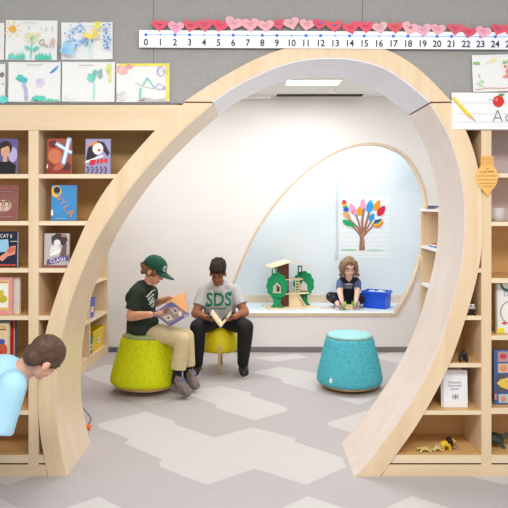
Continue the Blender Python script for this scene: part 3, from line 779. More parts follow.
# ------------------------------------------------------------ drawings on the tackboard
def paper(name, label, cat, px, Y, shapes, grp=None, col=None, bend=.014, rot=0, T=.0012, mt=None, tint=.22):
    x0, y0, x1, y1 = px; s = F/Y; w = (x1-x0)/s; h = (y1-y0)/s
    t = thing(name, label, cat, (((x0+x1)/2-CX)/s, Y, EYE-(y1-HY)/s), group=grp, rot=(0, R(rot), 0))
    bm = BM(); nx, nz = 12, 6; g = []
    yb = lambda u, v: -bend*(max(0, abs(u-.5)*2-.55)**2*2.2)*(1.0 if v < .5 else .5)
    for k in (0, 1):
        g.append([[bm.verts.new(((i/nx-.5)*w, yb(i/nx, j/nz)+k*T-.0012, j/nz*h)) for j in range(nz+1)] for i in range(nx+1)])
    for k in (0, 1):
        for i in range(nx):
            for j in range(nz): bm.faces.new((g[k][i][j], g[k][i+1][j], g[k][i+1][j+1], g[k][i][j+1]))
    for i in range(nx):
        for j in (0, nz): bm.faces.new((g[0][i][j], g[0][i+1][j], g[1][i+1][j], g[1][i][j]))
    for j in range(nz):
        for i in (0, nx): bm.faces.new((g[0][i][j], g[0][i][j+1], g[1][i][j+1], g[1][i][j]))
    sheet = obj('sheet', bm, mt or PAPER, t, smooth=False)
    if shapes: art('painting', t, (0, -.002, 0), (1, 0, 0), (0, 0, 1), uv([(s[0], soft(s[1], tint), *s[2:]) for s in shapes], w, h), proj=sheet, rough=.8, var=.16 if tint else .04, vscale=28, jit=.28 if tint else .05)
    return t
rnd = random.Random(3)
def squig(c, u0, u1, v, w=.008, amp=.012):
    n = 12; return ('l', c, [(u0+(u1-u0)*i/n, v+amp*rnd.uniform(-1, 1)) for i in range(n+1)], w)
def grass(c, u0, u1, h, n=14):
    return [('p', c, [(u0+(u1-u0)*(i-.4)/n, .015), (u0+(u1-u0)*(i+1.2)/n, .015), (u0+(u1-u0)*(i+.5)/n, h*rnd.uniform(.5, 1))]) for i in range(n)]
GR = 'paintings pinned to the tackboard'
TQ = (74, 196, 176); YP = 3.486
paper('painting_sheet', 'painting of an orange sun, green sprout and the word GALI, upper row of paintings', 'painting', (5.8, 20.4, 57.4, 60.3), YP,
  [('e', (246, 168, 40), .13, .77, .075, .1)]+[('l', (250, 214, 110), [(.13+.1*math.cos(a), .77+.13*math.sin(a)), (.13+.17*math.cos(a), .77+.22*math.sin(a))], .02) for a in [i*.75-.9 for i in range(8)]]+
  grass(TQ, .06, .38, .26)+grass((40, 190, 160), .58, .9, .24)+[('l', TQ, [(.5, .03), (.51, .3), (.53, .52)], .022), ('e', (60, 190, 170), .52, .55, .045, .05), ('e', TQ, .43, .3, .06, .05, -.7), ('e', TQ, .6, .28, .08, .04, .5)]+
  [('l', (246, 226, 130), [(.38+.03*i, .48+.08*math.sin(i*2)), (.40+.035*i, .68)], .014) for i in range(9)]+
  [('t', (120, 90, 80), 'G', .72, .42, .22), ('t', (120, 90, 80), 'A', .81, .34, .13), ('t', (120, 90, 80), 'L', .885, .34, .13), ('t', (120, 90, 80), 'I', .94, .33, .16), ('e', (224, 170, 150), .93, .46, .04, .09), squig((150, 150, 150), .32, .62, .92), ('l', (140, 130, 130), [(.46, .76), (.48, .82)], .015), ('l', (140, 130, 130), [(.8, .72), (.8, .8)], .015), ('l', (160, 150, 150), [(.7, .74), (.71, .8)], .012), ('l', (160, 150, 150), [(.92, .72), (.92, .82)], .012)], GR, rot=.6)
dots = []
for i in range(170):
    a = rnd.uniform(0, 6.28); zone = rnd.choice((0, 0, 1))
    if zone == 0:
        r = rnd.uniform(.1, .3); u, v = .36+r*math.cos(a)*.9, .62+r*math.sin(a)*1.1
    else: u, v = rnd.uniform(.84, .97), rnd.uniform(.2, .95)
    if 0.03 < u < .97 and .05 < v < .95 and not (.5 < u < .8 and v > .5): dots.append(('e', rnd.choice(((80, 150, 226), (120, 176, 232), (60, 130, 214))), u, v, .012, .027, rnd.uniform(-1, 1)))
paper('painting_sheet', 'painting with blue dashes, yellow flower and pale blue ball, upper row', 'painting', (61.8, 22.4, 113, 59.6), YP,
  dots+[('e', (150, 206, 236), .17, .24, .14, .19), ('e', (120, 190, 230), .12, .2, .07, .1), ('l', (150, 220, 216), [(.58, .1), (.6, .52)], .035), ('p', (240, 206, 60), [(.45, .58), (.6, .48), (.78, .58), (.72, .66), (.6, .6), (.5, .68)]), ('e', (246, 214, 80), .68, .68, .08, .06), ('e', (232, 220, 50), .74, .86, .065, .1), squig((160, 160, 165), .35, .66, .93)], GR, rot=-.5)
paper('painting_sheet', 'painting of a teal flower on a lavender stem with blue bird, lower row', 'painting', (8.8, 62.2, 60.8, 101.8), YP,
  [('l', (176, 170, 206), [(.34, .05), (.33, .3), (.28, .45)], .07), ('e', (60, 190, 170), .24, .58, .12, .09, -.4), ('e', (50, 170, 190), .3, .55, .06, .06), ('e', (206, 190, 226), .6, .48, .09, .1, .7), ('p', (40, 130, 220), [(.78, .72), (.88, .84), (.97, .92), (.93, .82), (.84, .72)])]+grass((56, 196, 160), .44, .98, .1, 9)+[('e', (56, 200, 170), .58, .09, .13, .07), ('e', (48, 50, 60), .54, .03, .03, .02), squig((150, 150, 150), .36, .66, .93)], GR)
paper('painting_sheet', 'painting of a pale teal flower with a yellow-green streak, right of the teal flower', 'painting', (62.2, 62, 114.8, 101.8), YP,
  [('l', (150, 222, 210), [(.6, .06), (.61, .45)], .035), ('e', (100, 204, 184), .56, .6, .09, .13), ('e', (140, 170, 160), .72, .7, .055, .13), ('e', (90, 190, 180), .63, .74, .05, .07), ('l', (224, 226, 120), [(.88, .9), (.9, .7), (.91, .5)], .05), ('e', (220, 224, 110), .88, .82, .06, .13), squig((160, 160, 160), .32, .6, .92), ('e', (226, 226, 226), .15, .1, .13, .05)], GR, rot=.5)
paper('painting_sheet', 'painting with yellow border strip, pink patch and purple letters, lower right one', 'painting', (116.8, 63.6, 169.8, 102), YP,
  [rect((240, 222, 70), .03, .93, .99, 1), rect((240, 222, 70), .93, .02, .99, .97), ('e', (244, 150, 140), .16, .92, .15, .07), ('e', (246, 180, 170), .12, .82, .12, .1), ('l', (110, 206, 176), [(.44, .1), (.45, .36)], .04), ('l', (110, 206, 176), [(.5, .44), (.58, .62), (.72, .36)], .03), ('l', (170, 190, 186), [(.35, .5), (.5, .4), (.72, .34)], .012), ('e', (186, 150, 216), .84, .78, .08, .13), ('e', (240, 239, 235), .84, .78, .055, .09), ('t', (170, 130, 214), 'Ca', .83, .38, .24), ('p', (186, 180, 172), [(.38, .02), (.5, .12), (.75, .06), (.93, .1), (.93, .02)]), ('e', (216, 214, 210), .1, .15, .1, .12), ('p', (120, 80, 60), [(.42, .03), (.55, .08), (.5, .02)])], GR, rot=-.3)
paper('painting_sheet', 'blank-edged sheet cut by the left photo edge, upper row', 'painting', (-40, 23, 4.6, 60), YP, [squig((160, 160, 160), .3, .6, .9), ('e', TQ, .4, .4, .1, .1)], GR)
paper('painting_sheet', 'sheet with a brown blot and teal corner cut by the left photo edge, lower row', 'painting', (-44, 64, 5.6, 102.6), YP, [('e', (120, 100, 96), .93, .72, .06, .07), ('l', (90, 150, 220), [(.93, .5), (.97, .47)], .02), ('e', (80, 206, 196), .93, .08, .12, .1)], GR)
paper('painting_sheet', 'painting of red strawberries and green leaves above the alphabet card', 'painting', (472.6, 54.6, 524, 91.5), YP-.006,
  [('l', (120, 176, 80), [(.03, .78), (.14, .76)], .05), ('e', (140, 190, 90), .1, .79, .05, .03), ('l', (180, 210, 170), [(.28, .8), (.3, .75)], .02), ('e', (240, 226, 150), .38, .82, .06, .03), ('e', (236, 226, 120), .44, .86, .04, .04), ('l', (170, 176, 180), [(.1, .46), (.15, .46), (.12, .4), (.15, .38)], .015), ('l', (176, 214, 150), [(.08, .22), (.2, .24), (.12, .16), (.24, .14)], .018), ('l', (150, 206, 150), [(.14, .3), (.22, .28)], .02), ('l', (216, 120, 120), [(.05, .06), (.3, .1), (.6, .08), (.98, .14)], .012)]+
  [('e', rnd.choice(((240, 96, 90), (244, 120, 110))), .62+.3*rnd.random(), .38+.3*rnd.random(), .04, .035, rnd.uniform(-1, 1)) for i in range(26)]+[('e', (130, 190, 80), .62+.07*i, .78+.03*(i % 2), .045, .03, .5*(i % 3)) for i in range(5)], GR, rot=-1.5)
# alphabet card, in front of the arch
paper('alphabet_card', 'white alphabet card with pencil, apple and letters Aa, over the arch shoulder', 'alphabet card', (451.6, 92.6, 553, 129.4), 3.4686,
  [('l', (206, 210, 226), [(.02, .72), (.98, .72)], .003), ('l', (226, 200, 200), [(.02, .42), (.98, .42)], .003), ('l', (206, 210, 226), [(.02, .2), (.98, .2)], .003), ('p', (240, 200, 40), [(.0, .84), (.02, .9), (.19, .4), (.165, .32)]), ('p', (250, 224, 110), [(.01, .86), (.02, .9), (.19, .4), (.18, .37)]), ('p', (226, 190, 150), [(.165, .32), (.19, .4), (.235, .22)]), ('p', (60, 56, 56), [(.215, .26), (.222, .27), (.238, .21)]),
   ('e', (214, 56, 50), .46, .76, .055, .16), ('e', (240, 120, 100), .44, .8, .015, .05), ('l', (90, 120, 60), [(.46, .9), (.48, .98)], .008), ('e', (100, 150, 70), .49, .93, .03, .03, .3),
   ('l', (70, 70, 76), [(.405, .21), (.45, .52), (.495, .21)], .006), ('l', (70, 70, 76), [(.42, .31), (.48, .31)], .006), ('l', (70, 70, 76), [(.56, .4), (.53, .34), (.54, .24), (.57, .22), (.59, .3), (.585, .4), (.59, .2)], .006), ('l', (170, 170, 180), [(.36, .8), (.42, .8)], .005)],
  bend=0, tint=0, mt=mat((243, 243, 242), .18, .01, 10, spec=.6))

# ------------------------------------------------------------ number line and hearts
s = F/3.462
def nlx(px): return (px-CX)/s
x0 = nlx(139); x1 = nlx(535)
t = thing('number_line', 'long white number line strip counting up from 0 across the tackboard over the arch', 'number line', (0, 3.464, EYE-(48-HY)/s), rot=(0, R(.33), 0))
bm = BM(); box(bm, (x0, -.0006, 0), (x1, .0006, .094)); strip = obj('strip', bm, mat((246, 247, 250), .3, .01, 10), t)
nums = []
for i in range(27):
    px = 145.8+14.56*i
    nums.append(('t', (58, 56, 58), '*'+str(i), nlx(px), .027, .050, 0, .95))
art('numerals', t, (0, -.0006, 0), (1, 0, 0), (0, 0, 1), nums, step=.00001)
dts = [('l', (150, 186, 236), [(x0+.03, .069), (x1, .069)], .0035)]
for i in range(27):
    px = 145.8+14.56*i; b = i % 3
    dts.append(('e', (40, 120, 220) if b != 1 else (110, 160, 230), nlx(px), .069, .009 if b != 1 else .006, .008 if b != 1 else .005))
art('dots', t, (0, -.0006, 0), (1, 0, 0), (0, 0, 1), dts, step=.00001)
RED, PINK = (234, 96, 116), (246, 178, 190)
hearts = [(159.4, 25, 1), (175.8, 27, 0), (190.6, 25.6, 1), (204.7, 24.8, 1), (220, 25.4, 1), (233.6, 23.2, 0), (250.3, 24.4, 0), (266, 25.6, 0), (278.7, 23.8, 1), (291.5, 23.2, 0), (306.8, 24.6, 0), (319.6, 24, 1), (334.5, 25.8, 1), (351, 27.5, 1), (366.2, 26.5, 1), (380, 27.5, 0), (395.4, 27.3, 1), (410, 28, 0), (423.6, 29.8, 0), (438, 29.2, 0), (455.5, 28.8, 1), (468.9, 32, 1), (483.4, 31.8, 0), (498.3, 29.2, 1), (509.5, 29.5, 1)]
hr = random.Random(11)
first = None
place = ['above the numeral %d' % round((h[0]-145.8)/14.56) for h in hearts]
for i, (px, py, rd) in enumerate(hearts):
    hw = hr.uniform(7.6, 9.2) if i not in (5, 6) else 9.8; tw = hr.uniform(-.3, .3)
    col = RED if rd else PINK
    lab = '%s paper heart %s on the number line, %s' % ('red' if rd else 'pink', place[i], 'tilted left' if tw < -.1 else 'tilted right' if tw > .1 else 'upright')
    tilt = tw
    if i == len(hearts)-1: lab = 'red paper heart cut off by the right photo edge'
    elif [p for p in place].count(place[i]) > 1:
        j = [k for k in range(len(place)) if place[k] == place[i]]
        lab = lab.replace('paper heart', 'paper heart, %s of two,' % ('left' if j[0] == i else 'right'))
    t = thing('paper_heart', lab, 'paper heart', ((px-CX)/s, 3.4627-.0013*(i % 2), EYE-(py-HY)/s), group='paper hearts along the number line', rot=(0, tilt, 0))
    pts = []
    for k in range(28):
        a = 2*math.pi*k/28
        hx = 16*math.sin(a)**3; hz = 13*math.cos(a)-5*math.cos(2*a)-2*math.cos(3*a)-math.cos(4*a)
        pts.append((hx/17*hw/s, hz/17*hw*.86/s))
    c = tuple(max(0, min(255, v+hr.randint(-6, 6))) for v in col)
    obj('heart', prism(BM(), pts, -.0006, .0006), mat(c, .75, .03), t)
    ink = (120, 40, 60) if rd else (150, 80, 110)
    sh = [('l', ink, [(-.022+.0055*q, .006+.003*hr.uniform(-1, 1)) for q in range(8)], .0016), ('l', ink, [(-.014+.005*q, -.004+.003*hr.uniform(-1, 1)) for q in range(6)], .0016)]
    if i in (0, 6, 12, 17, 11): sh.append(('e', hr.choice(((230, 190, 60), (90, 120, 220), (150, 60, 170))), .002, .004, .006, .005))
    art('writing', t, (0, -.0006, 0), (1, 0, 0), (0, 0, 1), sh)

# wooden bulb tag hanging on the right bookcase stile
t = thing('bulb_sign', 'honey-coloured wooden sign shaped like a light bulb hung on the bookcase stile', 'sign', (xz(486), 3.4755-.008, zz(176)))
prof = [(-.058, .074), (-.058, .088), (-.061, .092), (-.058, .098), (.058, .098), (.061, .092), (.058, .088), (.058, .074), (.062, .069), (.056, .066), (.056, .052), (.062, .046), (.075, .03)]
B = [(-.034, .106), (-.036, .101), (-.033, .097), (-.036, .092), (-.033, .088), (-.036, .083), (-.033, .079), (-.036, .074), (-.032, .068), (-.036, .052), (-.05, .03), (-.058, .004), (-.058, -.018), (-.05, -.045), (-.03, -.072), (-.012, -.09), (0, -.110),
     (.012, -.092), (.034, -.068), (.05, -.045), (.058, -.018), (.058, .004), (.05, .03), (.036, .052), (.032, .068), (.036, .074), (.033, .079), (.036, .083), (.033, .088), (.036, .092), (.033, .097), (.036, .101), (.034, .106)]
obj('board', prism(BM(), B, -.006, .006), wood('honey_pine', (236, 180, 96), (246, 198, 120), 'x', 10), t)
art('lettering', t, (0, -.006, 0), (1, 0, 0), (0, 0, 1), [('l', (214, 150, 70), [(-.034, z), (.034, z)], .003) for z in (.068, .079, .089, .099)]+[('l', (150, 92, 40), [(-.036, .021), (-.03, .022)], .004), ('l', (150, 92, 40), [(-.022, .021), (-.004, .022)], .004), ('l', (150, 92, 40), [(.004, .023), (.034, .023)], .004), ('l', (206, 146, 74), [(-.05, 0), (.05, 0)], .003), ('l', (206, 146, 74), [(-.05, -.02), (.05, -.02)], .003), ('l', (206, 146, 74), [(-.042, -.04), (.042, -.04)], .003), ('l', (206, 146, 74), [(-.028, -.056), (.03, -.056)], .003), ('l', (160, 100, 50), [(-.006, .042), (0, .036), (.006, .042)], .0025)])

# ------------------------------------------------------------ things on the right shelves
def jar_mat():
    m, nt, b = new_mat('clear_jar'); b.inputs['Base Color'].default_value = lin((246, 246, 246)); b.inputs['Roughness'].default_value = .1; b.inputs['Alpha'].default_value = .35
    return m
def jar():
    t = thing('glass_jar', 'clear glass jar with brown grains in the bottom on the right bookcase', 'jar', (xz(503), 3.55, zz(221.8)+.0005))
    obj('glass', lathe(BM(), [(0, 0), (.036, 0), (.038, .004), (.038, .075), (.036, .075), (.036, .004), (0, .003)], 32), jar_mat(), t, smooth=True)
    obj('contents', lathe(BM(), [(0, .005), (.034, .005), (.034, .014), (0, .018)], 24), mat((186, 128, 70), .8, .2, 200), t, 'brown grains')
jar()
t = thing('amber_bottle', 'small amber bottle in the corner of the right bookcase third shelf', 'bottle', (xz(493.2), 3.66, zz(278.2)+.0005))
obj('body', lathe(BM(), [(0, 0), (.012, 0), (.013, .004), (.013, .035), (.006, .045), (.006, .055), (0, .055)], 20), mat((206, 170, 60), .3), t, smooth=True)
obj('cap', lathe(BM(), [(0, .0555), (.0075, .0555), (.0075, .066), (0, .066)], 16), mat((190, 150, 50), .4), t)
t = thing('green_tray', 'thin dark green tray lying on the shelf under the white hardback', 'tray', (xz(492), 3.66, ZR4+.0005))
bm = BM(); box(bm, (-.02, -.04, 0), (.06, .04, .003)); box(bm, (-.02, -.04, .003), (.06, -.037, .012)); obj('tray', bm, mat((40, 90, 76), .5), t)
# panda
t = thing('panda_figurine', 'small toy panda sitting in the gap between arch and stile', 'toy animal', (xz(473.6), 3.515, Z4+.0005))
b = Blob(); b.s((0, 0, .020), (.018, .016, .021)).s((0, -.006, .048), (.0175, .016, .0155)); b.c((-.012, -.008, .006), .008, (-.012, -.02, .006), .007).c((.012, -.008, .006), .008, (.012, -.02, .006), .007)
b.c((-.014, -.004, .03), .007, (-.012, -.018, .022), .006).c((.014, -.004, .03), .007, (.012, -.018, .022), .006).s((-.013, -.002, .062), .006).s((.013, -.002, .062), .006)
pb = b.build('body', [mat((238, 236, 232), .6)], t, .0016, 2)
pb.data.materials.append(BLACK)
for p in pb.data.polygons:
    c = p.center
    if c.z < .033 and (c.z > .024 or c.y < -.012 or c.z < .012) or c.z > .0595: p.material_index = 1
bm = BM()
for sx in (-1, 1): ell(bm, (sx*.0075, -.0205, .051), (.004, .0025, .005))
ell(bm, (0, -.0225, .044), (.003, .002, .002)); obj('eye_patches', bm, BLACK, t, smooth=True)
# gorilla
t = thing('gorilla_figurine', 'small black toy gorilla standing on its knuckles beside the arch', 'toy animal', (xz(464.6), 3.515, Z5+.0005))
b = Blob(); b.c((-.004, .004, .036), .015, (.002, -.008, .044), .017).s((.002, -.016, .058), (.011, .011, .012)).s((.002, -.025, .054), (.007, .006, .006))
for sx in (-1, 1):
    b.chain([((sx*.014, -.012, .046), .009), ((sx*.019, -.016, .024), .0075), ((sx*.018, -.019, .006), .0065)]); b.chain([((sx*.009, .01, .03), .010), ((sx*.013, .008, .014), .008), ((sx*.012, .004, .005), .0065)])
b.build('body', mat((34, 32, 32), .5), t, .0018, 2)
bm = BM(); ell(bm, (.002, -.0306, .053), (.005, .0015, .004)); obj('face', bm, mat((74, 66, 62), .5), t, smooth=True)
# small animals on the bottom shelf
ZB0 = zz(455)+.0005
def critter(label, px, y, c, mirror=1):
    t = thing('toy_reptile', label, 'toy animal', (xz(px)*y/YF, y, ZB0), group='toy animals on the bottom shelf')
    return t
t = critter('pale yellow toy turtle with a speckled shell, leftmost on the bottom shelf', 424.5, 3.53, None)
b = Blob(); b.s((0, 0, .018), (.030, .022, .012)).s((-.036, -.004, .018), (.010, .008, .007)); b.c((.02, 0, .014), .005, (.038, .004, .01), .002)
for sx, sy in ((-1, -1), (1, -1), (-1, 1), (1, 1)): b.c((sx*.018, sy*.014, .014), .007, (sx*.030, sy*.026, .005), .005)
b.build('body', mat((206, 184, 110), .6, .25, 120), t, .002, 2)
bm = BM(); lathe(bm, [(0, .034), (.01, .032), (.02, .026), (.025, .02)], 16)
for v in bm.verts: v.co.y *= .75
obj('shell', bm, mat((186, 158, 80), .5, .4, 160), t, smooth=True)
t = critter('pale yellow toy lizard with raised tail beside the turtle', 437.5, 3.53, None)
b = Blob(); b.chain([((-.026, -.006, .012), .006), ((-.008, -.002, .020), .010), ((.012, .002, .02), .009), ((.028, .006, .024), .005), ((.038, .002, .036), .002)]); b.s((-.034, -.008, .012), (.010, .007, .006))
b.c((-.01, -.004, .02), .005, (-.006, .0, .042), .003); b.c((.004, 0, .02), .005, (.014, -.004, .042), .003)
for sx, sy in ((-1, -1), (1, -1), (-1, 1), (1, 1)): b.chain([((sx*.012, sy*.006, .014), .005), ((sx*.02, sy*.02, .012), .004), ((sx*.026, sy*.022, .003), .003)])
b.build('body', mat((204, 190, 126), .6, .25, 120), t, .002, 2)
t = thing('toy_lion', 'yellow toy lion with a dark brown mane turned to the right', 'toy animal', (xz(449.5), 3.54, ZB0), group='toy animals on the bottom shelf')
b = Blob(); b.c((-.018, 0, .038), .016, (.014, 0, .042), .018)
for x in (-.022, .016):
    for sy in (-1, 1): b.chain([((x, sy*.010, .034), .010), ((x+.002, sy*.011, .016), .0065), ((x+.004, sy*.011, .005), .0065)])
b.s((.034, -.004, .058), (.011, .011, .012)).s((.044, -.006, .054), (.007, .007, .006))
b.chain([((-.03, 0, .042), .004), ((-.04, 0, .03), .003), ((-.042, 0, .016), .004)])
b.build('body', mat((222, 186, 40), .55, .08, 60), t, .002, 2)
b = Blob(); b.s((.018, 0, .056), (.019, .023, .024)).s((.024, -.002, .04), (.014, .018, .016)); b.build('mane', mat((50, 34, 26), .9, .3, 90), t, .002, 1, noise=.004, nscale=160)
bm = BM(); ell(bm, (-.042, 0, .012), (.005, .005, .008)); obj('tail_tuft', bm, mat((50, 34, 26), .9), t, smooth=True)
t = thing('toy_lion_cub', 'tan toy cub lying behind the toy lion', 'toy animal', (xz(457), 3.57, ZB0), group='toy animals on the bottom shelf')
b = Blob(); b.c((-.014, 0, .014), .011, (.014, -.002, .014), .010).s((.026, -.004, .026), (.009, .009, .009)).c((.014, -.003, .016), .009, (.024, -.004, .024), .008)
b.c((.014, -.008, .006), .005, (.032, -.012, .005), .004).c((-.014, -.01, .006), .006, (0, -.014, .005), .004)
b.build('body', mat((186, 142, 100), .6, .1, 60), t, .002, 2)
# green turtle toy
t = thing('toy_sea_turtle', 'dark green toy turtle with its flipper raised at the right edge', 'toy animal', (xz(503.5), 3.60, ZB0), group='toy animals on the bottom shelf'); t.scale = (1.2, 1.2, 1.2)
b = Blob(); b.s((0, 0, .036), (.040, .034, .022), Euler((0, R(12), 0))); b.c((-.026, -.01, .026), .008, (-.04, -.024, .006), .006).c((.02, -.018, .026), .008, (.03, -.03, .006), .006).c((-.026, .02, .026), .008, (-.036, .03, .006), .006)
b.chain([((.034, 0, .044), .011), ((.052, -.002, .058), .009), ((.07, -.004, .062), .004)]); b.chain([((-.016, 0, .05), .008), ((-.024, 0, .064), .007)])
b.build('body', mat((44, 70, 56), .45, .3, 70), t, .0025, 2)
bm = BM(); ell(bm, (0, 0, .046), (.034, .028, .020), Euler((0, R(12), 0))); obj('shell', bm, mat((36, 54, 44), .35, .4, 90), t, smooth=True)

# ------------------------------------------------------------ left nook: bins, wire toy, socket
def tub(label, y_local0, y_local1, z, h, col, px_lab, x_front=-.02, depth=.22):
    """plastic tub in the left low case; local frame of lc"""
    w = y_local1-y_local0; cx = (y_local0+y_local1)/2
    T = lc.matrix_basis @ M.Translation((cx, x_front-depth/2, z))
    t = thing('storage_tub', label, 'storage bin', T.to_translation(), ang, 'coloured tubs in the nook bookcase')
    bm = BM(); e = .003; tp = .88
    def fr(w0, d0, z0, w1, d1, z1):
        a = [bm.verts.new((x*w0/2, y*d0/2, z0)) for x, y in ((-1, -1), (1, -1), (1, 1), (-1, 1))]; b = [bm.verts.new((x*w1/2, y*d1/2, z1)) for x, y in ((-1, -1), (1, -1), (1, 1), (-1, 1))]
        for k in range(4): bm.faces.new((a[k], a[(k+1) % 4], b[(k+1) % 4], b[k]))
        return a, b
    a, b_ = fr(w*tp, depth*tp, 0, w, depth, h); bm.faces.new(a)
    c, d = fr(w*tp-2*e, depth*tp-2*e, e, w-2*e, depth-2*e, h); bm.faces.new(c)
    for k in range(4): bm.faces.new((b_[k], b_[(k+1) % 4], d[(k+1) % 4], d[k]))
    obj('tub', bm, mat(col, .4, .03), t)
    bm = BM(); q = .006
    for p0, p1 in (((-w/2-q, -depth/2-q), (w/2+q, -depth/2-.0005)), ((-w/2-q, depth/2+.0005), (w/2+q, depth/2+q)), ((-w/2-q, -depth/2), (-w/2-.0005, depth/2)), ((w/2+.0005, -depth/2), (w/2+q, depth/2))): box(bm, (*p0, h-.012), (*p1, h))
    obj('rim', bm, mat(tuple(min(255, v+10) for v in col), .4), t)
    art('label_sticker', t, (0, depth/2*(tp+.06)+.004, h*.45), (-1, 0, 0), (0, .06, 1), [('p', (240, 240, 240), [(-.035, -.025), (.035, -.025), (.035, .025), (-.035, .025)]), ('e', px_lab, 0, 0, .02, .014)])
tub('yellow plastic tub on the bottom shelf of the left nook bookcase', .05, .40, .0855, .20, (236, 200, 20), (120, 130, 190))
tub('small green plastic tub in front of the yellow one', .425, .535, .0855, .165, (20, 140, 100), (70, 70, 160), x_front=-.012)
tub('blue plastic tub on the middle shelf of the left nook bookcase', .36, .53, .4215, .18, (60, 90, 190), (230, 210, 80), x_front=-.012)
p = lc.matrix_basis @ V((.70, -.06, .0855))
t = thing('toy_roller', 'small black toy roller on the bottom shelf near the left leg of the arch', 'toy', p, ang)
bm = BM(); tube(bm, [(0, -.012, .022), (0, .012, .022)], .022, 20); obj('tyre', bm, BLACK, t)
bm = BM(); tube(bm, [(0, .0121, .022), (0, .016, .022)], .010, 14); obj('hub', bm, mat((190, 190, 190), .4), t)
g0 = G(88.2, 430)
t = thing('wire_toy', 'bent grey wire loop with an orange bead on the floor behind the left arch leg', 'toy', (g0.x, g0.y, 0))
pz = lambda px, py: P(px, py, g0.y)-V((g0.x, g0.y, 0))
pts = catmull([tuple((pz(a, b).x, pz(a, b).z)) for a, b in ((80.5, 404), (84, 409.5), (87.5, 413), (90.8, 418), (90.2, 421), (88.4, 425.5))], 20)
bm = BM(); tube(bm, [(p.x, .004*math.sin(i*.4), max(.006, p.y)) for i, p in enumerate(pts)], .005, 8); obj('wire', bm, mat((120, 118, 116), .3, spec=.7), t, smooth=True)
bm = BM(); ell(bm, (0, 0, .0195), (.019, .019, .0195)); obj('bead', bm, mat((244, 120, 30), .4), t, 'orange bead', smooth=True)
t = thing('socket_box', 'tiny blue data socket on the dark baseboard beside the left nook bookcase', 'socket', (P(112.5, 0, 6.37).x, YW-.0125, .012))
obj('plate', BX((-.03, -.004, 0), (.03, 0, .034)), mat((96, 98, 110), .5), t)
obj('jack', BX((-.01, -.007, .010), (.012, -.0042, .026)), mat((40, 90, 200), .4), t)

# ------------------------------------------------------------ alcove: tree poster, tree house, bin
Yp = YA-.0012; sp = F/Yp
leafc = {'r': (206, 30, 66), 'p': (250, 158, 196), 'o': (240, 152, 34), 'b': (40, 156, 226), 'g': (34, 160, 96), 't': (222, 176, 104)}
def pp(px, py): return ((px-364.2)/sp, (258-py)/sp)
def leaf(c, x, y, l, w, a):
    ca, sa = math.cos(a), math.sin(a); o = []
    for k in range(18):
        tt = 2*math.pi*k/18; u = math.cos(tt)*l; v = math.sin(tt)*w*(1-.25*math.cos(tt))*(abs(math.sin(tt))**.35)
        q = pp(x+(u*ca-v*sa), y-(u*sa+v*ca)); o.append(q)
    return ('p', c, o)
sh = [('l', (206, 214, 216), [(-.27, .03+.05*i), (.27, .03+.05*i)], .003) for i in range(12)]
sh += [('e', (170, 214, 190), *pp(349, 249.8), .09, .010), ('e', (176, 216, 196), *pp(375, 250.4), .10, .009)]
BRN = (160, 112, 92)
sh += [('p', BRN, [pp(*q) for q in ((359, 250.5), (365, 250), (364, 237), (367.5, 233), (364, 230), (361, 229), (357, 232), (359.8, 237))])]
for q, w in ((((361, 234), (357, 227), (350, 220), (347, 216)), 2.0), (((361, 232), (358.5, 222), (356, 215)), 1.8), (((362.5, 232), (362, 222), (363, 214), (364, 208)), 2.4), (((364, 231), (367, 220), (369, 213)), 2.2), (((364.5, 232), (369, 225), (372, 219)), 1.8), (((364.5, 234), (371, 228), (376, 220)), 1.8), (((361, 236), (355, 229), (352, 226)), 1.6)): sh.append(('l', BRN, [pp(*a) for a in q], w/sp))
sh += [('e', (214, 180, 160), *pp(362+.8*(i % 3), 246-1.7*i), .006, .006) for i in range(9)]
for c, x, y, l, w, a in (('r', 344, 202, 2.2, 2.2, 1.9), ('p', 352.5, 209, 6, 3, 2.0), ('p', 362.8, 204, 5.4, 2.6, 1.57), ('o', 359.5, 211, 4.6, 2.8, 1.6), ('b', 369.8, 206.3, 6.6, 3.5, 1.35), ('o', 377, 205.3, 5.8, 2.9, 1.1), ('r', 381.2, 210.8, 6, 3.4, .95), ('b', 371.8, 217.2, 4.4, 2.6, 1.1), ('t', 347, 215.4, 5.2, 2.7, -.7), ('g', 348.5, 223.4, 6.8, 2.6, -.42)): sh.append(leaf(leafc[c], x, y, l, w, a))
for c, x, y, l, w in (((240, 90, 40), 343.9, 203.4, 2.6, 2), ((244, 190, 50), 344.6, 205.4, 2.4, 2.2), ((40, 170, 130), 345.3, 207.2, 2.6, 2.2), ((40, 90, 210), 346, 209.6, 2.8, 2.6)): sh.append(('e', c, *pp(x, y), l/sp, 1.3/sp if c[2] != 210 else 2.2/sp))
sh += [leaf((240, 110, 40), 378.3, 223.4, 5.4, 3.6, .5), leaf((244, 196, 50), 378.1, 222.5, 5, 2.5, .5), leaf((60, 170, 90), 378, 221.5, 4.6, 1.7, .5), leaf((50, 60, 170), 377.8, 220.8, 4.2, 1.1, .5)]
sh += [('e', (150, 150, 190), *pp(348.5, 216.4), .010, .014), ('e', (236, 120, 150), *pp(353, 211.5), .014, .02), ('e', (120, 196, 236), *pp(371.5, 202), .012, .02)]
t = thing('tree_poster', 'large white paper poster of a painted tree with rainbow leaves on the alcove wall', 'poster', ((364.2-CX)/sp, Yp, EYE-(258-HY)/sp))
obj('sheet', BX((-25.2/sp, -.0012, 0), (25.2/sp, .001, 62/sp)), mat((236, 241, 243), .8, .01, 9), t)
art('painted_tree', t, (0, -.0012, 0), (1, 0, 0), (0, 0, 1), sh, step=.00015, rough=.85)

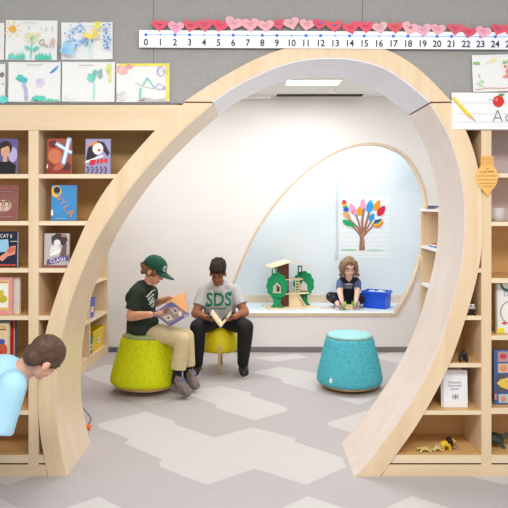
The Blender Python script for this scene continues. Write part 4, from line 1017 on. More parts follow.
# tree house
YT = 6.80; st = F/YT; cxT = 288.5
t = thing('toy_treehouse', 'wooden toy tree house with two green tree-shaped sides on the alcove floor', 'toy house', ((cxT-CX)/st, YT, ZB), R(17)); t.scale = (.93, .93, .95)
zT = (308-HY)
zbase = EYE-ZB
def tq_(px, py, y):
    """pixel at depth YT+y -> local x,z"""
    Y = YT+y; return ((px-CX)*Y/F-(cxT-CX)/st, EYE-(py-HY)*Y/F-ZB)
def pane(name, pts, y0, th, m, yaw=0, holes=None):
    bm = BM(); prism(bm, pts, 0, th)
    return bm
GREEN = mat((10, 148, 92), .5, .03); GREEN_D = mat((8, 96, 58), .5, .03); BRNW = mat((104, 58, 42), .6, .06)
obj('base', prism(BM(), [(-.275, 0), (.285, 0), (.285, .012), (-.275, .012)], -.16, .14), PINEL, t)
def scallop(cx, cz, rx, rz, n=11, amp=.10):
    return [(cx+rx*(1+amp*abs(math.sin(n*a/2)))*math.cos(a), cz+rz*(1+amp*abs(math.sin(n*a/2)))*math.sin(a)) for a in [2*math.pi*i/88 for i in range(88)]]
def tree_side(yaw, cx, cy, hole_px, mat_t):
    """green scalloped crown with a house-shaped window and a forked trunk"""
    T = M.Translation((cx, cy, 0)) @ M.Rotation(yaw, 4, 'Z')
    crown = scallop(0, .25, .112, .135)
    win = [(-.042, .175), (.042, .175), (.042, .245), (0, .285), (-.042, .245)]
    bm = BM()
    def lp(p, y): return [bm.verts.new((x, y, z)) for x, z in p]
    c1, w1 = lp(crown, 0), lp(win, 0)
    es = [bm.edges.new((l[i], l[(i+1) % len(l)])) for l in (c1, w1) for i in range(len(l))]
    bmesh.ops.triangle_fill(bm, edges=es, use_beauty=True, normal=(0, -1, 0))
    g = bmesh.ops.extrude_face_region(bm, geom=bm.faces[:])
    for v in [k for k in g['geom'] if isinstance(k, bmesh.types.BMVert)]: v.co.y += .012
    for v in bm.verts: v.co = T @ v.co
    cr = obj('tree_crown', bm, mat_t, t)
    bm = BM(); prism(bm, [(-.075, .0125), (-.02, .0125), (0, .045), (.02, .0125), (.075, .0125), (.04, .06), (.045, .128), (-.045, .128), (-.04, .06)], 0, .012)
    for v in bm.verts: v.co = T @ v.co
    obj('tree_trunk', bm, mat_t, t)
    bm = BM()
    for a, b in zip(win, win[1:]+win[:1]):
        a, b = V((a[0], 0, a[1])), V((b[0], 0, b[1])); d = (b-a).normalized(); n = V((-d.z, 0, d.x))*.010; e = d*.004
        vs = [bm.verts.new(p+V((0, y, 0))) for y in (-.012, .022) for p in (a-e-n*0, b+e-n*0, b+e+n, a-e+n)]
        for f in ((0, 1, 2, 3), (7, 6, 5, 4), (0, 4, 5, 1), (1, 5, 6, 2), (2, 6, 7, 3), (3, 7, 4, 0)): bm.faces.new([vs[k] for k in f])
    for v in bm.verts: v.co = T @ v.co
    obj('window_frame', bm, PINEL, t)
    bm = BM(); tw = [(-.06, .372), (-.006, .372), (-.006, .455), (-.06, .455)]
    if cx > 0: tw = [(-.07, .36), (-.016, .36), (-.016, .455), (-.07, .455)]
    (ax, az), (bx_, bz) = tw[0], tw[2]
    e = .014
    for p0, p1 in (((ax, az), (bx_, az+e)), ((ax, bz-e), (bx_, bz)), ((ax, az+e), (ax+e, bz-e)), ((bx_-e, az+e), (bx_, bz-e))): box(bm, (p0[0], 0, p0[1]), (p1[0], .012, p1[1]))
    for v in bm.verts: v.co = T @ v.co
    obj('upper_window', bm, mat_t, t)
tree_side(R(-26), -.17, -.09, None, GREEN)
tree_side(R(-30), .185, .0, None, GREEN)
obj('tower', prism(BM(), [(-.12, .0125), (-.012, .0125), (-.012, .49), (-.03, .495), (-.12, .47)], -.045, .06), BRNW, t, 'dark brown trunk tower')
def slope(a, b, y0, y1, th=.010):
    (xa, za), (xb, zb) = a, b
    return prism(BM(), [(xa, za), (xb, zb), (xb, zb+th), (xa, za+th)], y0, y1)
obj('roof_panel', slope((-.255, .452), (-.02, .512), -.16, .11), wood('roof_ply', (236, 206, 164), (244, 220, 184), 'x', 12), t)
obj('roof_panel', slope((-.019, .512), (.185, .462), -.16, .11), wood('roof_ply_b', (236, 206, 164), (244, 220, 184), 'x', 12), t)
obj('floor_board', BX((-.135, -.075, .148), (.225, .1, .16)), PINEL, t)
obj('floor_board', BX((-.07, -.05, .305), (.16, .1, .316)), PINEL, t)
bm = BM()
for x in (.06, .105): box(bm, (x, -.06, .1605), (x+.006, -.052, .33))
for k in range(5): box(bm, (.066, -.062, .178+.03*k), (.105, -.052, .188+.03*k))
obj('ladder', bm, PINEL, t)
obj('post', BX((.012, .06, .0125), (.04, .075, .147)), PINEL, t)
bm = BM(); prism(bm, [(-.0115, .0125), (.17, .0125), (.085, .147), (-.0115, .147)], -.05, -.038); obj('ramp_wall', bm, PINEL, t)
bm = BM(); prism(bm, [(.172, .0125), (.18, .02), (.095, .147), (.087, .1465)], -.09, -.0515); obj('slide', bm, mat((244, 226, 196), .5), t)
t2 = thing('toy_plant', 'tiny green toy plant standing inside the toy tree house', 'toy', t.location+V((-.115, -.10, .0125)))
b = Blob(); b.c((0, 0, .012), .006, (0, 0, .05), .005).c((0, 0, .03), .004, (.012, 0, .045), .004).c((0, 0, .024), .004, (-.012, 0, .038), .004); b.build('stem', mat((110, 190, 40), .5), t2, .002, 2)
obj('pot', lathe(BM(), [(0, 0), (.014, 0), (.018, .016), (0, .016)], 16), mat((126, 140, 60), .6), t2, smooth=True)

# blue bin
YBn = 6.70; sb = F/YBn
t = thing('blue_storage_bin', 'bright blue plastic bin full of toy pieces on the alcove floor beside the girl', 'storage bin', ((378-CX)/sb, YBn+.07, ZB), R(-30))
w, d, h = .255, .19, .178; bm = BM(); e = .005; tp = .93
def fr(bm, w0, d0, z0, w1, d1, z1):
    a = [bm.verts.new((x*w0/2, y*d0/2, z0)) for x, y in ((-1, -1), (1, -1), (1, 1), (-1, 1))]; b = [bm.verts.new((x*w1/2, y*d1/2, z1)) for x, y in ((-1, -1), (1, -1), (1, 1), (-1, 1))]
    for k in range(4): bm.faces.new((a[k], a[(k+1) % 4], b[(k+1) % 4], b[k]))
    return a, b
a, b1 = fr(bm, w*tp, d*tp, 0, w, d, h); bm.faces.new(a)
c, d1 = fr(bm, w*tp-2*e, d*tp-2*e, e, w-2*e, d-2*e, h); bm.faces.new(c)
for k in range(4): bm.faces.new((b1[k], b1[(k+1) % 4], d1[(k+1) % 4], d1[k]))
BLU = mat((20, 84, 214), .35, .04); BLU2 = mat((26, 94, 226), .35, .04)
obj('tub', bm, BLU, t)
bm = BM(); q = .010
for p0, p1 in (((-w/2-q, -d/2-q), (w/2+q, -d/2-.0005)), ((-w/2-q, d/2+.0005), (w/2+q, d/2+q)), ((-w/2-q, -d/2), (-w/2-.0005, d/2)), ((w/2+.0005, -d/2), (w/2+q, d/2))): box(bm, (*p0, h-.02), (*p1, h))
obj('rim', bm, BLU2, t)
bm = BM(); box(bm, (w/2-.004, -.05, h-.05), (w/2+.012, .05, h-.0205)); obj('handle', bm, BLU2, t)
bm = BM(); box(bm, (-.055, -d/2-.002, .008), (-.051, -d/2+.004, h-.0205)); obj('seam', bm, BLU2, t)
rr = random.Random(5)
for k, (x, y, col, nm) in enumerate(((-.06, .02, (232, 236, 240), 'white toy block at the left inside the blue bin'), (.0, -.03, (206, 222, 236), 'pale grey toy block in the middle of the blue bin'), (.055, .02, (240, 226, 190), 'cream toy block at the right inside the blue bin'), (.02, .05, (226, 236, 228), 'mint white toy block at the back of the blue bin'))):
    bm = BM(); box(bm, (-.03, -.02, 0), (.03, .02, .03)); tube(bm, [(-.012, 0, .0301), (-.012, 0, .036)], .008, 12); tube(bm, [(.012, 0, .0301), (.012, 0, .036)], .008, 12)
    o = obj('toy_block', bm, mat(col, .5), bevel=.002); o.location = t.matrix_basis @ V((x, y, .143)); o.rotation_euler = (0, 0, rr.uniform(-.6, .6)); tag(o, nm, 'toy block', 'toy blocks in the blue bin')
bm = BM(); box(bm, (-w/2+.02, -d/2+.02, .02), (w/2-.02, d/2-.02, .142)); obj('fill', bm, mat((190, 204, 216), .7, .2, 60), t, 'pale toy pieces heaped inside'); bpy.data.objects['fill']['kind'] = 'stuff'
# green toy in front of the girl, flat wooden piece
tp_ = V(((349-CX)*6.64/F, 6.64, ZB))
t = thing('toy_crib', 'small toy with two lime green ends and wooden middle between the hands', 'toy', tp_, R(6))
for sx in (-1, 1):
    bm = BM(); prism(bm, [(-.055, .0005), (-.010, .0005), (-.002, .03), (.020, .045), (.012, .085), (-.02, .075), (-.048, .03)], -.03, .03)
    for v in bm.verts: v.co = V((sx*(.088+v.co.x*-.9-.04), v.co.y, v.co.z))
    obj('end_panel', bm, mat((130, 206, 30), .5), t, 'lime green end')
bm = BM(); box(bm, (-.045, -.028, .004), (.045, .028, .014)); box(bm, (-.045, -.028, .0145), (-.02, -.016, .05)); box(bm, (.005, -.028, .0145), (.03, -.016, .046)); box(bm, (-.045, .016, .0145), (.045, .028, .05)); obj('middle', bm, PINEL, t)
t = thing('wooden_tile', 'flat pale wooden piece lying on the alcove floor left of the girl', 'toy piece', ((326-CX)*6.74/F, 6.74, ZB), R(10))
o = obj('board', prism(BM(), [(-.06, .0005), (.06, .0005), (.06, .009), (-.06, .009)], -.05, .05), wood('pale_tile', (226, 196, 172), (236, 210, 188), 'x', 12), t, bevel=.002)
# ------------------------------------------------------------ people
def skin(c): return mat(c, .5, .03, 20, spec=.3)
def shoe(parent, heel, toe, up, m_up, m_sole, m_lace, k=1.0, boot=.03):
    heel, toe = V(heel), V(toe); f = (toe-heel).normalized(); u = V(up); u = (u-f*u.dot(f)).normalized(); r = f.cross(u)
    L = (toe-heel).length
    W = lambda x, y, z: heel+r*x*k+f*y*L+u*z*k
    b = Blob()
    b.c(W(0, .08, .030), .031*k, W(0, .45, .026), .032*k, squash=(u, 1.0)); b.c(W(0, .45, .022), .034*k, W(0, .88, .012), .031*k); b.c(W(.006, .88, .012), .026*k, W(.004, .99, .008), .022*k)
    b.c(W(0, .1, .034), .033*k, W(0, .16, .034+boot), .036*k, flat2=True); b.c(W(0, .3, .04), .026*k, W(0, .62, .024), .027*k)
    s = b.build('shoe', m_up, parent, .0035, 2)
    bm = BM(); n = 20; lo = []; hi = []
    out = []
    for i in range(n):
        a = 2*math.pi*i/n; y = .5+.58*math.sin(a); x = .036*math.cos(a)*(1.06 if y > .55 else .9)
        out.append((x, y))
    a1 = [bm.verts.new(W(x*1.08, (y-.5)*1.03+.5, -.017)) for x, y in out]; b1 = [bm.verts.new(W(x*1.12, (y-.5)*1.04+.5, .008)) for x, y in out]
    for i in range(n): bm.faces.new((a1[i], a1[(i+1) % n], b1[(i+1) % n], b1[i]))
    bm.faces.new(a1); bm.faces.new(b1[::-1])
    obj('sole', bm, m_sole, s)
    bm = BM()
    for i in range(4):
        y = .38+.1*i; z = .068-.011*i
        tube(bm, [W(-.021, y, z-.014), W(-.008, y+.04, z), W(.008, y, z), W(.021, y+.04, z-.014)], .0034*k, 6)
    obj('laces', bm, m_lace, s)
    return s

# ---------- boy in the green cap, on the lime stool
r0 = G(146, 0, 0) if False else V(((146-CX)*5.08/F, 5.08, 0))
Q = lambda px, py, Y: P(px, py, Y)-r0
t1 = thing('person', 'child in green cap and khaki trousers on the lime stool, holding a large book', 'person', r0)
SK = skin((226, 166, 134))
hd1 = Q(154.2, 271.5, 5.05); F1 = frame((.86, -.28, -.50), (.5, -.12, .86))
b = Blob(); W = head(b, hd1, F1, .9)
b.c(Q(146, 289, 5.08), .047, Q(151, 277, 5.06), .042)
b.chain([(Q(145, 296, 5.08), .085), (Q(142, 312, 5.09), .085), (Q(143, 328, 5.10), .07)])
b.c(Q(139, 292, 4.98), .045, Q(151.5, 292, 5.20), .045)
NE, NW = Q(130.6, 316.5, 4.92), Q(150.5, 314.4, 4.75)
b.chain([(Q(138.6, 293.5, 4.97), .043), (NE, .036), (NE.lerp(NW, .3), .036), (NW, .023)])
hand(b, NW, (1, -.06, .02), (-.15, .55, .75), (.2, .6, -.5), .82, .45)
FE, FW = Q(150.5, 305, 5.28), Q(170.5, 297.6, 5.14)
b.chain([(Q(151.5, 293, 5.2), .042), (FE, .035), (FE.lerp(FW, .3), .034), (FW, .022)])
hand(b, FW, (1, -.28, -.05), (.15, -.5, -.8), (.5, -.8, .3), .82, .35)
KN, AN = Q(182.5, 339.5, 4.90), Q(177.5, 374, 4.89)
KF, AF = Q(186.5, 336.5, 5.08), Q(188, 371, 5.06)
for hp, kk, aa in ((Q(148, 331, 5.03), KN, AN), (Q(148, 330, 5.14), KF, AF)):
    b.chain([(hp, .060), (kk, .048), (kk.lerp(aa, .3), .044), (aa, .030)])
NH, NT = Q(173.8, 382.6, 4.90), Q(187.6, 394.0, 4.85)
FH, FT = Q(186.0, 377.0, 5.06), Q(195.8, 387.3, 5.02)
b.chain([(AN, .03), (NH.lerp(NT, .12)+V((0, 0, .022)), .026), (NH.lerp(NT, .8)+V((0, 0, .01)), .022)])
b.chain([(AF, .03), (FH.lerp(FT, .12)+V((0, 0, .022)), .026), (FH.lerp(FT, .8)+V((0, 0, .01)), .022)])
b.build('body', SK, t1, .004, 3)
face_parts(t1, W, F1, .9, (120, 84, 56), (196, 110, 100))
b = Blob()
b.chain([(Q(144, 288.5, 5.08), .062), (Q(143.3, 297, 5.08), .102), (Q(141.8, 313, 5.085), .107), (Q(141.5, 324, 5.10), .113)])
b.c(Q(138, 291, 4.99), .060, Q(150.8, 292, 5.19), .060); b.c(Q(142.5, 285.2, 5.07), .044, Q(148.0, 287.8, 5.06), .045)
b.c(Q(140.5, 324, 5.1), .113, Q(141.3, 335, 5.08), .122, flat2=True); b.c(Q(149, 311, 5.06), .055, Q(148.5, 322, 5.03), .08); b.c(Q(141.5, 328.5, 4.995), .086, Q(149.5, 321.5, 4.995), .072); b.c(Q(141, 287.5, 5.04), .052, Q(134.8, 298, 5.02), .066); b.c(Q(141.5, 286.5, 5.07), .052, Q(134.5, 298, 5.08), .075); b.c(Q(141, 287, 5.02), .054, Q(136, 293.5, 4.98), .062)
b.c(Q(138.6, 293.5, 4.97), .057, Q(132.4, 310.5, 4.937), .060, flat2=True)
b.c(Q(151.5, 293, 5.2), .055, Q(151, 302, 5.26), .056, flat2=True)
sh1 = b.build('t_shirt', mat((40, 52, 40), .85, .12, 14, bump=.15), t1, .006, 7)
art('shirt_print', sh1, Q(151.6, 300.5, 4.9), (1, -.0, 0), (0, 0, 1),
    [(k, c, [(x*1.25-.022, z*1.15+.004) for x, z in q], *w_) for k, c, q, *w_ in [('p', (222, 226, 220), [(-.030, .012), (.012, .058), (.024, .056), (-.02, .004)]), ('p', (222, 226, 220), [(-.022, -.006), (.022, .038), (.026, .026), (-.014, -.016)]), ('p', (222, 226, 220), [(-.012, -.024), (.022, .012), (.024, .0), (-.006, -.034)]), ('l', (222, 226, 220), [(-.008, -.044), (.016, -.020), (.018, -.05)], .012), ('l', (222, 226, 220), [(0, -.06), (.018, -.05)], .01)]], proj=sh1)
b = Blob()
b.c(Q(144, 330, 5.05), .078, Q(144, 330, 5.13), .078)
for hp, kk, aa in ((Q(148, 331, 5.01), KN, AN), (Q(148, 330, 5.14), KF, AF)):
    e = kk.lerp(aa, .86)
    b.chain([(hp, .074), (hp.lerp(kk, .5), .070), (kk, .060), (kk.lerp(aa, .35), .060)]); b.c(kk.lerp(aa, .35), .060, e, .060, flat2=True)
b.build('trousers', mat((206, 188, 144), .85, .06, 16, bump=.2), t1, .006, 3)
for aa, hh, tt, nm in ((AN, NH, NT, 0), (AF, FH, FT, 1)):
    b = Blob(); kk = (KN, KF)[nm]
    b.c(kk.lerp(aa, .78), .037, hh.lerp(tt, .14)+V((0, 0, .024)), .033); b.build('sock', mat((26, 26, 38), .9), t1, .005, 2)
    shoe(t1, hh, tt, (.5, -.15, .8), mat((128, 112, 108), .7, .35, 60), mat((104, 98, 94), .7), mat((60, 110, 190), .6), 1.14)
# hair and cap
b = Blob()
q = F1.to_quaternion()
b.s(W(0, -.03, .005), (.077*.96, .078*.96, .066*.96), q)
for x, y, z, r in ((.045, -.085, -.005, .024), (.02, -.1, .0, .028), (-.02, -.1, -.005, .026), (.062, -.06, -.03, .02), (.05, -.075, -.045, .018), (-.05, -.08, -.03, .022), (0, -.09, -.045, .022), (.072, .028, .0, .013), (.070, .038, -.018, .010), (.066, .045, .006, .012), (-.07, .03, -.01, .013), (.03, -.118, .012, .018), (.05, .062, .016, .012)):
    b.s(W(x, y, z), r*.96)
b.build('hair', mat((122, 88, 54), .7, .3, 70), t1, .004, 1, noise=.006, nscale=60)
bm = BM()
T = M.Translation(hd1) @ F1.to_4x4()
nu, nv = 28, 9; rg = []
for j in range(nv+1):
    a = math.pi/2*j/nv
    if j == nv: rg.append([bm.verts.new(T @ V((0, -.012, .034+.092)))])
    else: rg.append([bm.verts.new(T @ V((.083*math.cos(a)**.8*math.cos(2*math.pi*i/nu), -.012+.101*math.cos(a)**.8*math.sin(2*math.pi*i/nu), .034+.092*math.sin(a)))) for i in range(nu)])
for a, c in zip(rg, rg[1:]):
    for i in range(nu):
        bm.faces.new((a[i], a[(i+1) % nu], c[(i+1) % nu], c[i]) if len(c) > 1 else (a[i], a[(i+1) % nu], c[0]))
CAP = mat((12, 74, 56), .8, .06, 40)
cap = obj('cap', bm, CAP, t1, smooth=True)
m = cap.modifiers.new('s', 'SOLIDIFY'); m.thickness = .004
bm = BM(); rows = []
for j in range(7):
    v = j/6; row = []
    for i in range(13):
        a = (i/12-.5)*2*1.12
        x = .074*math.sin(a)*(1-.08*v); y0 = -.012+.094*math.cos(a)
        y = y0+.098*v*math.cos(a*.85)
        z = .042-.010*v-.016*(math.sin(a)**2)*(1+.5*v)
        row.append(bm.verts.new(T @ V((x, y, z))))
    rows.append(row)
for a, c in zip(rows, rows[1:]):
    for i in range(12): bm.faces.new((a[i], a[i+1], c[i+1], c[i]))
br = obj('brim', bm, CAP, cap, smooth=True); m = br.modifiers.new('s', 'SOLIDIFY'); m.thickness = .004
bm = BM(); ell(bm, T @ V((0, -.012, .128)), (.006, .006, .004)); obj('button', bm, CAP, cap)
emb = T @ V((.03, .092, .075)); nn = (F1 @ V((.45, .85, .25))).normalized(); ux = (F1 @ V((0, 0, 1))).cross(nn).normalized(); uz = nn.cross(ux)
art('cap_emblem', cap, emb+nn*.004, ux, uz, [('e', (226, 234, 228), 0, 0, .021, .023), ('e', (12, 74, 56), 0, 0, .016, .018), ('t', (226, 234, 228), 'G', 0, 0, .032)], proj=cap)

# the large book in the boy's hands (V open, spine low at the right)
def slab(bm, c, th, mi=0):
    c = [V(p) for p in c]; n = (c[1]-c[0]).cross(c[3]-c[0]).normalized()*th
    a = [bm.verts.new(p) for p in c]; b = [bm.verts.new(p+n) for p in c]
    bm.faces.new(a).material_index = mi; bm.faces.new(b[::-1]).material_index = mi
    for i in range(4): bm.faces.new((a[i], b[i], b[(i+1) % 4], a[(i+1) % 4])).material_index = mi
    return bm
c_, d_ = P(189, 314, 4.99), P(169.3, 326, 4.83)
a_ = P(152.5, 313.4, 4.72); b_2 = a_+(c_-d_)
b_2 = P(171, 301.6, 4.86)
e_, h_ = P(184.8, 292, 5.17), P(166, 303, 5.02)
rb = d_.copy()
tb = thing('open_book', 'large picture book with purple photo cover, held by the child in the cap', 'book', rb)
lo = lambda *p: [x-rb for x in p]
PUR = mat((104, 96, 158), .4, .06, 30)
obj('cover', slab(BM(), lo(d_, c_, b_2, a_), .003), PUR, tb)
Lw = (c_-d_).length; Lh = (a_-d_).length
ux = (c_-d_).normalized(); nrm = (c_-d_).cross(a_-d_).normalized(); uz = nrm.cross(ux)
if nrm.y > 0: nrm = -nrm
o_ = (d_+a_)/2-rb+nrm*.0015
uxx = ux; uzz = nrm.cross(uxx)
va = (a_-d_); ax_, az_ = va.dot(uxx), va.dot(uzz)
def pt(u, v): return (u*Lw+v*ax_, v*az_)
art('cover_photos', tb, V((0, 0, 0))+nrm*.0038, uxx, uzz, [('p', (150, 128, 116), [pt(.06, .12), pt(.96, .12), pt(.96, .95), pt(.06, .95)]), ('p', (206, 196, 186), [pt(.1, .3), pt(.34, .2), pt(.42, .5), pt(.16, .62)]), ('p', (110, 92, 84), [pt(.2, .36), pt(.3, .32), pt(.32, .46), pt(.22, .5)]),
   ('p', (186, 170, 160), [pt(.55, .4), pt(.8, .36), pt(.86, .7), pt(.6, .74)]), ('p', (90, 74, 66), [pt(.64, .48), pt(.72, .46), pt(.76, .62), pt(.68, .64)]), ('e', (222, 214, 206), *pt(.74, .28), .018, .02), ('e', (120, 96, 84), *pt(.45, .78), .03, .02), ('p', (234, 234, 240), [pt(.74, .03), pt(.94, .03), pt(.94, .07), pt(.74, .07)])], base=.0004)
fo = V((.0, .006, .002))
obj('back_cover', slab(BM(), [p+fo for p in lo(d_, c_, e_, h_)], -.003), mat((70, 84, 176), .4), tb, 'blue back cover')
g = (e_-c_); 
obj('pages', slab(BM(), [p+fo+V((-.001, -.0045, .003)) for p in lo(d_.lerp(c_, .02), d_.lerp(c_, .98), h_.lerp(e_, .98), h_.lerp(e_, .02))], .004), mat((206, 148, 92), .8, .05, 40), tb, 'tan endpaper page')
bm = BM(); tube(bm, [d_-rb+V((0, .002, -.002)), c_-rb+V((0, .002, -.002))], .006, 10); obj('spine', bm, PUR, tb)

# ---------- boy in the grey t-shirt
r2 = V(((220-CX)*5.70/F, 5.70, 0)); Q = lambda px, py, Y: P(px, py, Y)-r2
t2 = thing('person', 'child in light grey SDS t-shirt on the yellow stool, reading a small book', 'person', r2)
SK2 = skin((152, 98, 68))
hd2 = Q(217.9, 274.0, 5.585); F2 = frame((-.06, -.90, -.40), (0, -.40, .90))
b = Blob(); W = head(b, hd2, F2, .89)
b.c(Q(219, 289, 5.67), .05, Q(218.3, 279, 5.63), .046)
for dx in (-4.5, 4.5): b.chain([(Q(219.5+dx, 297, 5.70), .08), (Q(220+dx, 317, 5.75), .088)])
b.c(Q(206, 291.5, 5.69), .046, Q(233.5, 291.5, 5.69), .046)
for sx, sh_, el, wr in ((-1, Q(205, 293, 5.69), Q(195.6, 313.5, 5.60), Q(206.2, 317.5, 5.42)), (1, Q(235, 293, 5.69), Q(244.8, 312.5, 5.60), Q(234.4, 317.0, 5.42))):
    b.chain([(sh_, .046), (el, .040), (el.lerp(wr, .35), .038), (wr, .026)])
    hand(b, wr, (-sx*.62, -.62, -.30), (-sx*.45, .25, .6), (-sx*.2, -.5, .9), .86, .55)
LEG2 = [(-1, Q(213, 320, 5.72), Q(197.8, 327, 5.42), Q(197.2, 367, 5.56)), (1, Q(228, 320, 5.72), Q(245.6, 327, 5.42), Q(242.6, 367, 5.56))]
for sx, hp, kk, aa in LEG2: b.chain([(hp, .07), (kk, .052), (kk.lerp(aa, .3), .050), (aa, .034), (V((aa.x, aa.y-.05, .045)), .024)])
b.build('body', SK2, t2, .004, 3)
face_parts(t2, W, F2, .89, (50, 34, 28), (120, 62, 56), eye=(40, 26, 22))
b = Blob(); up2 = (F2 @ V((0, -.25, 1))).normalized()
q2 = F2.to_quaternion()
b.s(W(0, -.014, .045), (.076*.93, .09*.93, .074*.93), q2)
for i in range(-2, 3):
    for j in range(-2, 3):
        if abs(i)+abs(j) > 3: continue
        p = W(i*.026, -.012+j*.032, .068); b.c(p, .027, p+V((i*.003, .012, .036)), .024)
b.build('hair', mat((46, 34, 30), .95, .3, 160), t2, .004, 2, noise=.003, nscale=180)
b = Blob()
for dx in (-5.2, 5.2):
    b.chain([(Q(219+dx*.8, 294, 5.69), .085), (Q(219.5+dx, 303, 5.70), .098)]); b.c(Q(219.5+dx, 303, 5.70), .098, Q(220+dx, 315.5, 5.735), .102, flat2=True)
b.c(Q(206, 290.5, 5.69), .060, Q(233.8, 290.5, 5.69), .060)
b.c(Q(209, 288.5, 5.68), .05, Q(215, 285.0, 5.665), .048); b.c(Q(228, 288.5, 5.68), .05, Q(222, 285.0, 5.665), .048); b.s(Q(218.7, 289.5, 5.635), .052)
b.c(Q(204.5, 291.5, 5.69), .062, Q(199.0, 306, 5.635), .060, flat2=True); b.c(Q(235.5, 291.5, 5.69), .062, Q(241.2, 305, 5.635), .060, flat2=True)
sh2 = b.build('t_shirt', mat((188, 186, 187), .9, .07, 60, bump=.1), t2, .006, 3)
SG = (20, 122, 92)
art('shirt_print', sh2, Q(218.4, 299.5, 5.55), (1, 0, .02), (0, 0, 1), [('t', SG, '*SDS', 0, -.014, .165, 0, .82)]+[('l', (70, 134, 116), [(-.06+.014*q, -.088), (-.051+.014*q, -.088)], .012) for q in range(9)]+[('p', SG, [(.075, .03), (.118, .056), (.1, .01)]), ('l', SG, [(-.118, -.06), (-.085, -.068)], .012)], proj=sh2)
b = Blob()
b.c(Q(214, 320, 5.73), .088, Q(227, 320, 5.73), .088)
for sx, hp, kk, aa in LEG2:
    b.chain([(hp, .085), (hp.lerp(kk, .5), .08), (kk, .068), (kk.lerp(aa, .3), .066)]); b.c(kk.lerp(aa, .3), .066, kk.lerp(aa, .93), .048, flat2=True)
b.build('trousers', mat((26, 24, 26), .8, .1, 30, bump=.1), t2, .006, 3)
for sx, hp, kk, aa in LEG2:
    hx = aa.x+sx*.004
    b = Blob(); b.c(kk.lerp(aa, .85), .042, V((hx, aa.y, .07)), .040); b.build('sock', mat((22, 22, 24), .9), t2, .005, 2)
    shoe(t2, V((hx, aa.y+.045, .023)), V((hx+sx*.012, aa.y-.115, .023)), (0, 0, 1), mat((34, 34, 38), .45, .15, 60), mat((206, 198, 182), .7), mat((60, 60, 64), .6), 1.32, .05)
# small open book
rb = P(220.6, 328.5, 5.33); tb = thing('open_book', 'small paperback held open in a V above the yellow stool', 'book', rb)
lp, rp = P(209.8, 314.2, 5.33)-rb, P(231.4, 314.6, 5.33)-rb
dv = V((0, .165, .012))
obj('cover', slab(BM(), [V((0, 0, 0)), lp, lp+dv, dv], -.002), mat((86, 112, 156), .4), tb)
obj('cover', slab(BM(), [V((0, 0, 0)), rp, rp+dv, dv], .002), mat((96, 120, 160), .4), tb)
u1 = lp.cross(dv).normalized(); u1 = u1 if u1.z > 0 else -u1
obj('page_block', slab(BM(), [lp*.04+u1*.001+dv*.02, lp*.96+u1*.001+dv*.02, lp*.96+u1*.001+dv*.97, lp*.04+u1*.001+dv*.97], .014 if (lp.cross(dv)).z > 0 else -.014), mat((236, 216, 176), .8, .04, 90), tb)
u2 = rp.cross(dv).normalized(); u2 = u2 if u2.z > 0 else -u2
obj('page_block', slab(BM(), [rp*.04+u2*.001+dv*.02, rp*.96+u2*.001+dv*.02, rp*.96+u2*.001+dv*.97, rp*.04+u2*.001+dv*.97], .004 if (rp.cross(dv)).z > 0 else -.004), mat((226, 210, 180), .8, .04, 90), tb)

# ---------- girl in the alcove
r3 = V(((348-CX)*6.86/F, 6.86, ZB)); Q = lambda px, py, Y: P(px, py, Y)-r3
t3 = thing('person', 'child with long brown hair sitting cross-legged in the alcove, leaning over a toy', 'person', r3)
SK3 = skin((242, 200, 184))
hd3 = Q(349.0, 267.2, 6.62); F3 = frame((.04, -.93, -.34), (0, -.36, .93))
b = Blob(); W = head(b, hd3, F3, .88)
b.c(Q(348.5, 280, 6.75), .04, Q(349, 274, 6.68), .036)
b.chain([(Q(348.3, 283, 6.78), .066), (Q(348, 292, 6.86), .075), (Q(348, 298, 6.90), .085)])
b.c(Q(341, 281.5, 6.75), .035, Q(356.5, 281.5, 6.75), .035)
for sx, a, e, w_ in ((-1, Q(340.3, 282.5, 6.75), Q(340, 293.0, 6.66), Q(342.0, 301.5, 6.60)), (1, Q(357.3, 282.5, 6.75), Q(357.2, 293.0, 6.66), Q(355.8, 301.5, 6.60))):
    b.chain([(a, .034), (e, .029), (e.lerp(w_, .4), .027), (w_, .020)])
    hand(b, w_, (-sx*.15, -.35, -.9), (-sx*.8, .1, -.1), (-sx*.1, -1, .1), .62, .35)
LEG3 = [(-1, Q(344, 299, 6.88), Q(330.5, 296.5, 6.78), Q(337.5, 303.2, 6.66)), (1, Q(352, 299, 6.88), Q(363.0, 297.5, 6.80), Q(357, 303.2, 6.68))]
for sx, hp, kk, aa in LEG3: b.chain([(hp, .056), (kk, .040), (kk.lerp(aa, .4), .038), (aa, .026), (aa+V((sx*-.0, -.05, -.012)), .018)])
b.build('body', SK3, t3, .0036, 3)
face_parts(t3, W, F3, .88, (130, 96, 66), (206, 110, 110))
bm = BM()
for s in (-1, 1): tube(bm, [W(s*.031+.021*math.cos(a), .094, .002+.016*math.sin(a)) for a in [2*math.pi*i/16 for i in range(17)]], .0022, 6)
tube(bm, [W(-.010, .096, .004), W(.010, .096, .004)], .002, 6)
for s in (-1, 1): tube(bm, [W(s*.052, .092, .004), W(s*.073, .01, .004)], .002, 6)
obj('glasses', bm, mat((150, 84, 90), .4), t3)
b = Blob(); q3 = F3.to_quaternion()
b.s(W(0, -.022, .034), (.080*.9, .095*.9, .088*.9), q3)
for s in (-1, 1):
    b.chain([(W(s*.045, .05, .085), .022), (W(s*.078, .035, .03), .022), (W(s*.086, .016, -.04), .024), (Q(349.2+s*8.6, 274.5, 6.65), .018)])
    b.chain([(W(s*.07, -.03, .04), .03), (W(s*.083, -.035, -.03), .032), (Q(349.2+s*8.2, 275, 6.70), .022)])
    b.chain([(W(s*.02, .055, .095), .018), (W(s*.055, .062, .062), .016), (W(s*.074, .05, .01), .016)])
b.chain([(W(0, -.07, .03), .06), (W(0, -.075, -.05), .055), (Q(349.2, 277, 6.76), .05)])
